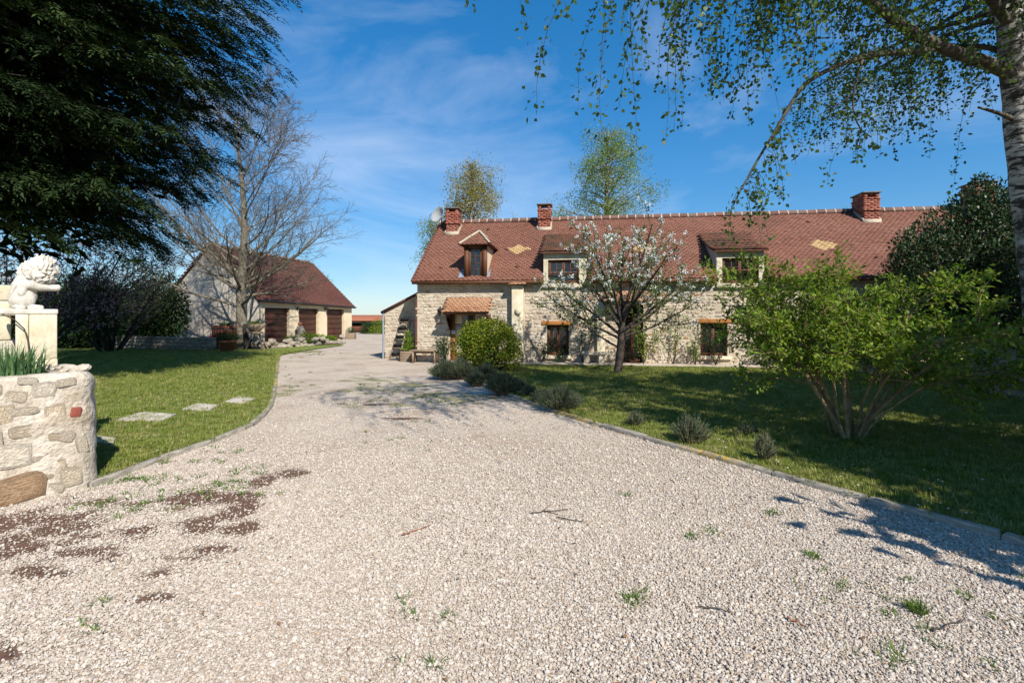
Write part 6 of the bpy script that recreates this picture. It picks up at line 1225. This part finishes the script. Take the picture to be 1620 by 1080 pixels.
# ---------------------------------------------------------------- gravel, grass, weeds, litter
SRC = bpy.data.collections.new('scatter_sources')
def scatter_group(name, coll):
    g = bpy.data.node_groups.new(name, 'GeometryNodeTree'); g.interface.new_socket('Geometry', in_out='INPUT', socket_type='NodeSocketGeometry'); g.interface.new_socket('Geometry', in_out='OUTPUT', socket_type='NodeSocketGeometry'); n, l = g.nodes, g.links
    i, o = n.new('NodeGroupInput'), n.new('NodeGroupOutput'); ci = n.new('GeometryNodeCollectionInfo'); ci.inputs['Collection'].default_value = coll; ci.inputs['Separate Children'].default_value = True; ci.inputs['Reset Children'].default_value = True
    ip = n.new('GeometryNodeInstanceOnPoints'); ip.inputs['Pick Instance'].default_value = True; l.new(i.outputs[0], ip.inputs['Points']); l.new(ci.outputs[0], ip.inputs['Instance'])
    for nm, tp, sk in (('rot', 'FLOAT_VECTOR', 'Rotation'), ('scl', 'FLOAT_VECTOR', 'Scale'), ('idx', 'INT', 'Instance Index')):
        a = n.new('GeometryNodeInputNamedAttribute'); a.data_type = tp; a.inputs[0].default_value = nm; l.new(a.outputs[0], ip.inputs[sk])
    l.new(ip.outputs[0], o.inputs[0]); return g
def scatter(name, pts, rot, scl, idx, sources, **kw):
    coll = bpy.data.collections.new(name + '_source')
    for me in sources: coll.objects.link(bpy.data.objects.new(me.name, me))
    me = bpy.data.meshes.new(name); me.vertices.add(len(pts)); me.vertices.foreach_set('co', np.asarray(pts, np.float32).ravel()); me.update()
    for nm, tp, arr, key in (('rot', 'FLOAT_VECTOR', rot, 'vector'), ('scl', 'FLOAT_VECTOR', scl, 'vector'), ('idx', 'INT', idx, 'value')):
        a = me.attributes.new(nm, tp, 'POINT'); a.data.foreach_set(key, np.asarray(arr, np.int32 if tp == 'INT' else np.float32).ravel())
    o = obj(name, me, None, **kw); m = o.modifiers.new('scatter', 'NODES'); m.node_group = scatter_group(name, coll); return o
def in_view(p, margin=140):
    x = CX + F * p[:, 0] / np.maximum(p[:, 1], 0.1); y = HY + F * EYE / np.maximum(p[:, 1], 0.1); return (p[:, 1] > 0.8) & (x > -margin) & (x < 1620 + margin) & (y < 1080 + margin * 1.6)

def pebble_mesh(seed):
    r_ = random.Random(seed); bm = bmesh.new(); bmesh.ops.create_icosphere(bm, subdivisions=1, radius=1.0); pl_ = [(Vector((r_.gauss(0, 1), r_.gauss(0, 1), r_.gauss(0, 1))).normalized(), r_.uniform(0.5, 0.8)) for _ in range(6)]
    for v in bm.verts:
        for n_, d_ in pl_:
            k = v.co.dot(n_) - d_
            if k > 0: v.co -= n_ * k
        v.co.z *= 0.72
    me = bpy.data.meshes.new('pebble'); bm.to_mesh(me); bm.free(); me.materials.append(M['pebble']); return me
rg = np.random.default_rng(909); N = 860000
D_ = np.sqrt(rg.uniform(1.45 ** 2, 6.4 ** 2, N)); D_ = np.concatenate([D_, np.sqrt(rg.uniform(4.6 ** 2, 10.5 ** 2, 130000))]); N = len(D_); lat = rg.uniform(-1.2, 1.2, N); pts = np.stack([lat * D_, D_, np.zeros(N)], 1); far_ = np.arange(N) >= N - 130000
k = in_view(pts); k &= ~pip(pts, lawnL) & ~pip(pts, lawnR); k &= ~pip(pts, [tuple(q_) for q_ in path] + [(-9, 3.2), (-9, 0.4)])
k &= rg.random(N) < np.where(far_, np.interp(D_, [4.6, 6.2, 8.0, 10.5], [0.5, 1.0, 0.6, 0.05]), np.interp(D_, [2.0, 3.4, 4.8, 6.4], [1.0, 1.0, 0.45, 0.03])); k &= rg.random(N) > np.clip((dirt_at(pts[:, 0], pts[:, 1]) - 0.10) * 1.5, 0, 0.90); pts = pts[k]; N = len(pts)
sz = np.clip(rg.lognormal(math.log(0.0049), 0.42, N), 0.0024, 0.015) * np.interp(pts[:, 1], [0, 4, 8], [1, 1, 1.35]); pts[:, 2] = sz * rg.uniform(0.0, 0.55, N) + 0.004
scl = sz[:, None] * rg.uniform(0.75, 1.3, (N, 3)); rot = rg.uniform(-0.5, 0.5, (N, 3)); rot[:, 2] = rg.uniform(0, 6.28, N)
scatter('gravel', pts, rot, scl, rg.integers(0, 8, N), [pebble_mesh(i) for i in range(8)], label='loose pale limestone gravel covering the driveway', cat='gravel', kind='stuff')
print('pebbles', N)

def tuft_mesh(seed, n, rad, h0, h1, w):
    mb = MB(); blades(mb, (0, 0, 0), n, rad, h0, h1, w, 0.55, np.random.default_rng(seed), 2); me = mb.mesh('grass_tuft'); me.materials.append(M['grass']); return me
tm = [tuft_mesh(i, 16, 0.05, 0.022, 0.055, 0.0045) for i in range(5)]
def lawn_points(poly, n, ymax, seed, near):
    rg = np.random.default_rng(seed); q_ = np.array([p_[:2] for p_ in poly]); D_ = near + (ymax - near) * rg.random(n) ** 1.25; lo, hi = q_[:, 0].min(), q_[:, 0].max(); x = rg.uniform(-1.25, 1.25, n) * D_; p = np.stack([x, D_, np.full(n, 0.036)], 1); return p[in_view(p, 160) & pip(p, poly) & (p[:, 1] > 0.9)]
def edge_points(kb, side, seed):
    rg = np.random.default_rng(seed); q_ = resample(kb, 0.022); t_ = np.gradient(q_, axis=0); t_ /= np.linalg.norm(t_, axis=1, keepdims=True); n_ = np.stack([-t_[:, 1], t_[:, 0]], 1) * side
    p_ = q_ + n_ * (0.035 + np.abs(rg.normal(0.02, 0.03, len(q_))))[:, None]; k = rg.random(len(q_)) < np.clip(0.55 + 0.6 * fbm(q_[:, 0] * 2, q_[:, 1] * 2, seed), 0.1, 1); return np.concatenate([p_[k], np.full((k.sum(), 1), 0.034)], 1)
gp = np.concatenate([lawn_points(lawnL, 60000, 22, 1, 4.4), lawn_points(lawnR, 95000, 17.5, 2, 2.6), edge_points(kerbL, 1, 5), edge_points(kerbR, -1, 6)]); N = len(gp); rg = np.random.default_rng(3)
bare = fbm(gp[:, 0] * 0.9, gp[:, 1] * 0.9, 17); k = rg.random(N) < np.clip(0.85 - 0.5 * bare, 0.25, 1); gp = gp[k]; N = len(gp); s_ = rg.uniform(0.6, 1.35, N) * np.interp(gp[:, 1], [3, 9, 20], [0.9, 1.15, 1.7]); scl = np.stack([s_, s_, s_ * rg.uniform(0.6, 1.2, N)], 1); rot = np.zeros((N, 3)); rot[:, 2] = rg.uniform(0, 6.28, N)
scatter('grass', gp, rot, scl, rg.integers(0, 5, N), tm, label='short mown grass of both lawns', cat='grass', kind='stuff'); print('tufts', N)

# one clear tuft in the gravel, and the small weeds
p = G(1450, 968); mb = MB(); blades(mb, (p[0], p[1], 0.0), 150, 0.045, 0.03, 0.085, 0.004, 0.5); tag(mb.build('grass_tuft', M['weed']), 'lone tuft of grass growing in the gravel at lower right', 'grass tuft')
mb = MB(); rg = np.random.default_rng(8)
for (px, py, sx, sy, n) in ((150, 995, 20, 8, 3), (155, 955, 12, 4, 2), (330, 770, 120, 22, 34), (180, 800, 90, 18, 26), (230, 760, 60, 10, 14), (420, 742, 40, 10, 7), (1285, 882, 6, 2, 5), (1220, 812, 14, 3, 4), (1130, 848, 30, 6, 6), (990, 785, 8, 2, 3), (1005, 950, 12, 6, 5), (640, 980, 90, 30, 4), (690, 1040, 40, 14, 2), (1530, 945, 8, 2, 2), (1300, 930, 60, 20, 7), (1440, 1040, 80, 20, 6), (460, 600, 20, 20, 14), (600, 620, 60, 14, 30), (690, 632, 60, 10, 26), (200, 760, 40, 5, 10), (370, 712, 40, 6, 10), (290, 730, 60, 5, 12), (480, 560, 50, 5, 26), (160, 760, 12, 8, 12), (620, 700, 60, 20, 8), (1400, 960, 120, 50, 8)):
    for _ in range(n):
        q_ = G(px + rg.normal(0, sx * 0.6), py + rg.normal(0, sy * 0.6)); blades(mb, (q_[0], q_[1], 0.004), int(rg.integers(8, 26)), 0.03 + 0.012 * rg.random() * q_[1] / 3, 0.012, 0.05, 0.005 * max(1, q_[1] / 5), 0.9, rg, 2)
tag(mb.build('weeds', M['weed']), 'scattered small green weeds coming through the gravel', 'weeds', kind='stuff')
mb = MB(); n = 420; D_ = np.sqrt(rg.uniform(1.8 ** 2, 9 ** 2, n)); q_ = np.stack([rg.uniform(-1, 1, n) * D_ * 1.05, D_, np.full(n, 0.017)], 1); q_ = q_[~pip(q_, lawnL) & ~pip(q_, lawnR) & ~pip(q_, [tuple(a) for a in path] + [(-9, 3.2), (-9, 0.4)])]; n = len(q_); a = rg.uniform(0, 6.28, n); mb.leaves(q_, np.stack([np.cos(a), np.sin(a), rg.normal(0.05, 0.1, n)], 1), np.stack([rg.normal(0, .3, n), rg.normal(0, .3, n), np.ones(n)], 1), rg.uniform(0.012, 0.05, n), rg.uniform(0.006, 0.018, n), rg.random(n), 0.3)
M['litter'] = leaf('dead_leaf', [(0.09, 0.045, 0.025), (0.18, 0.09, 0.045), (0.26, 0.15, 0.08), (0.12, 0.09, 0.06)], None, 0.1, 0.8, 0.1)
tag(mb.build('leaf_litter', M['litter']), 'dry brown leaves and scales strewn over the gravel', 'litter', kind='stuff')
for i, (px, py, L, ang_, lab) in enumerate(((870, 812, 0.30, 0.2, 'forked dead twig lying in the middle of the gravel'), (905, 826, 0.22, -0.5, 'short thin dead twig just below the forked twig'), (1130, 968, 0.16, -0.4, 'dark bark strip lying on the gravel at lower right'), (1262, 990, 0.10, -1.0, 'reddish bark strip on the gravel near the lone tuft'), (1500, 995, 0.28, 0.35, 'long curved twig right of the lone grass tuft'), (660, 842, 0.24, 0.7, 'thin reddish twig left of the forked twig'))):
    p = G(px, py); rg = np.random.default_rng(40 + i); t = np.linspace(-0.5, 0.5, 7); d = np.array((math.cos(ang_), math.sin(ang_), 0)); pp = p + d * (t * L)[:, None] + rg.normal(0, 0.008, (7, 3)) * (1, 1, 0); pp[:, 2] = 0.022; ll = [pp]; rr = [np.linspace(0.005, 0.0025, 7)]
    if i == 0:
        for s in (0.9, -0.8): e = np.array((math.cos(ang_ + s), math.sin(ang_ + s), 0)); q2 = pp[2] + e * np.linspace(0, 0.16, 7)[:, None]; q2[:, 2] = 0.024; ll.append(q2); rr.append(np.linspace(0.004, 0.002, 7))
    mb = MB(); mb.tubes(ll, rr, 5); tag(mb.build('fallen_twig', M['bark_cherry'] if i not in (3, 5) else M['terracotta']), lab, 'twig', 'twigs fallen on the gravel')

mb = MB(); rg = np.random.default_rng(61); dp = np.concatenate([lawn_points(lawnL, 900, 20, 11, 5.0), lawn_points(lawnR, 1500, 16, 12, 3.2)]); dp = dp[rg.random(len(dp)) < 0.55]; n = len(dp); dp[:, 2] = 0.085; a = rg.uniform(0, 6.28, n)
mb.leaves(dp, np.stack([np.cos(a), np.sin(a), np.full(n, 0.1)], 1), np.tile((0.0, -0.2, 1.0), (n, 1)), 0.022, 0.020, rg.random(n), 0.05)
tag(mb.build('daisies', M['blossom']), 'tiny white daisies dotted over the lawns', 'flowers', kind='stuff')
print('triangles', count_tris())
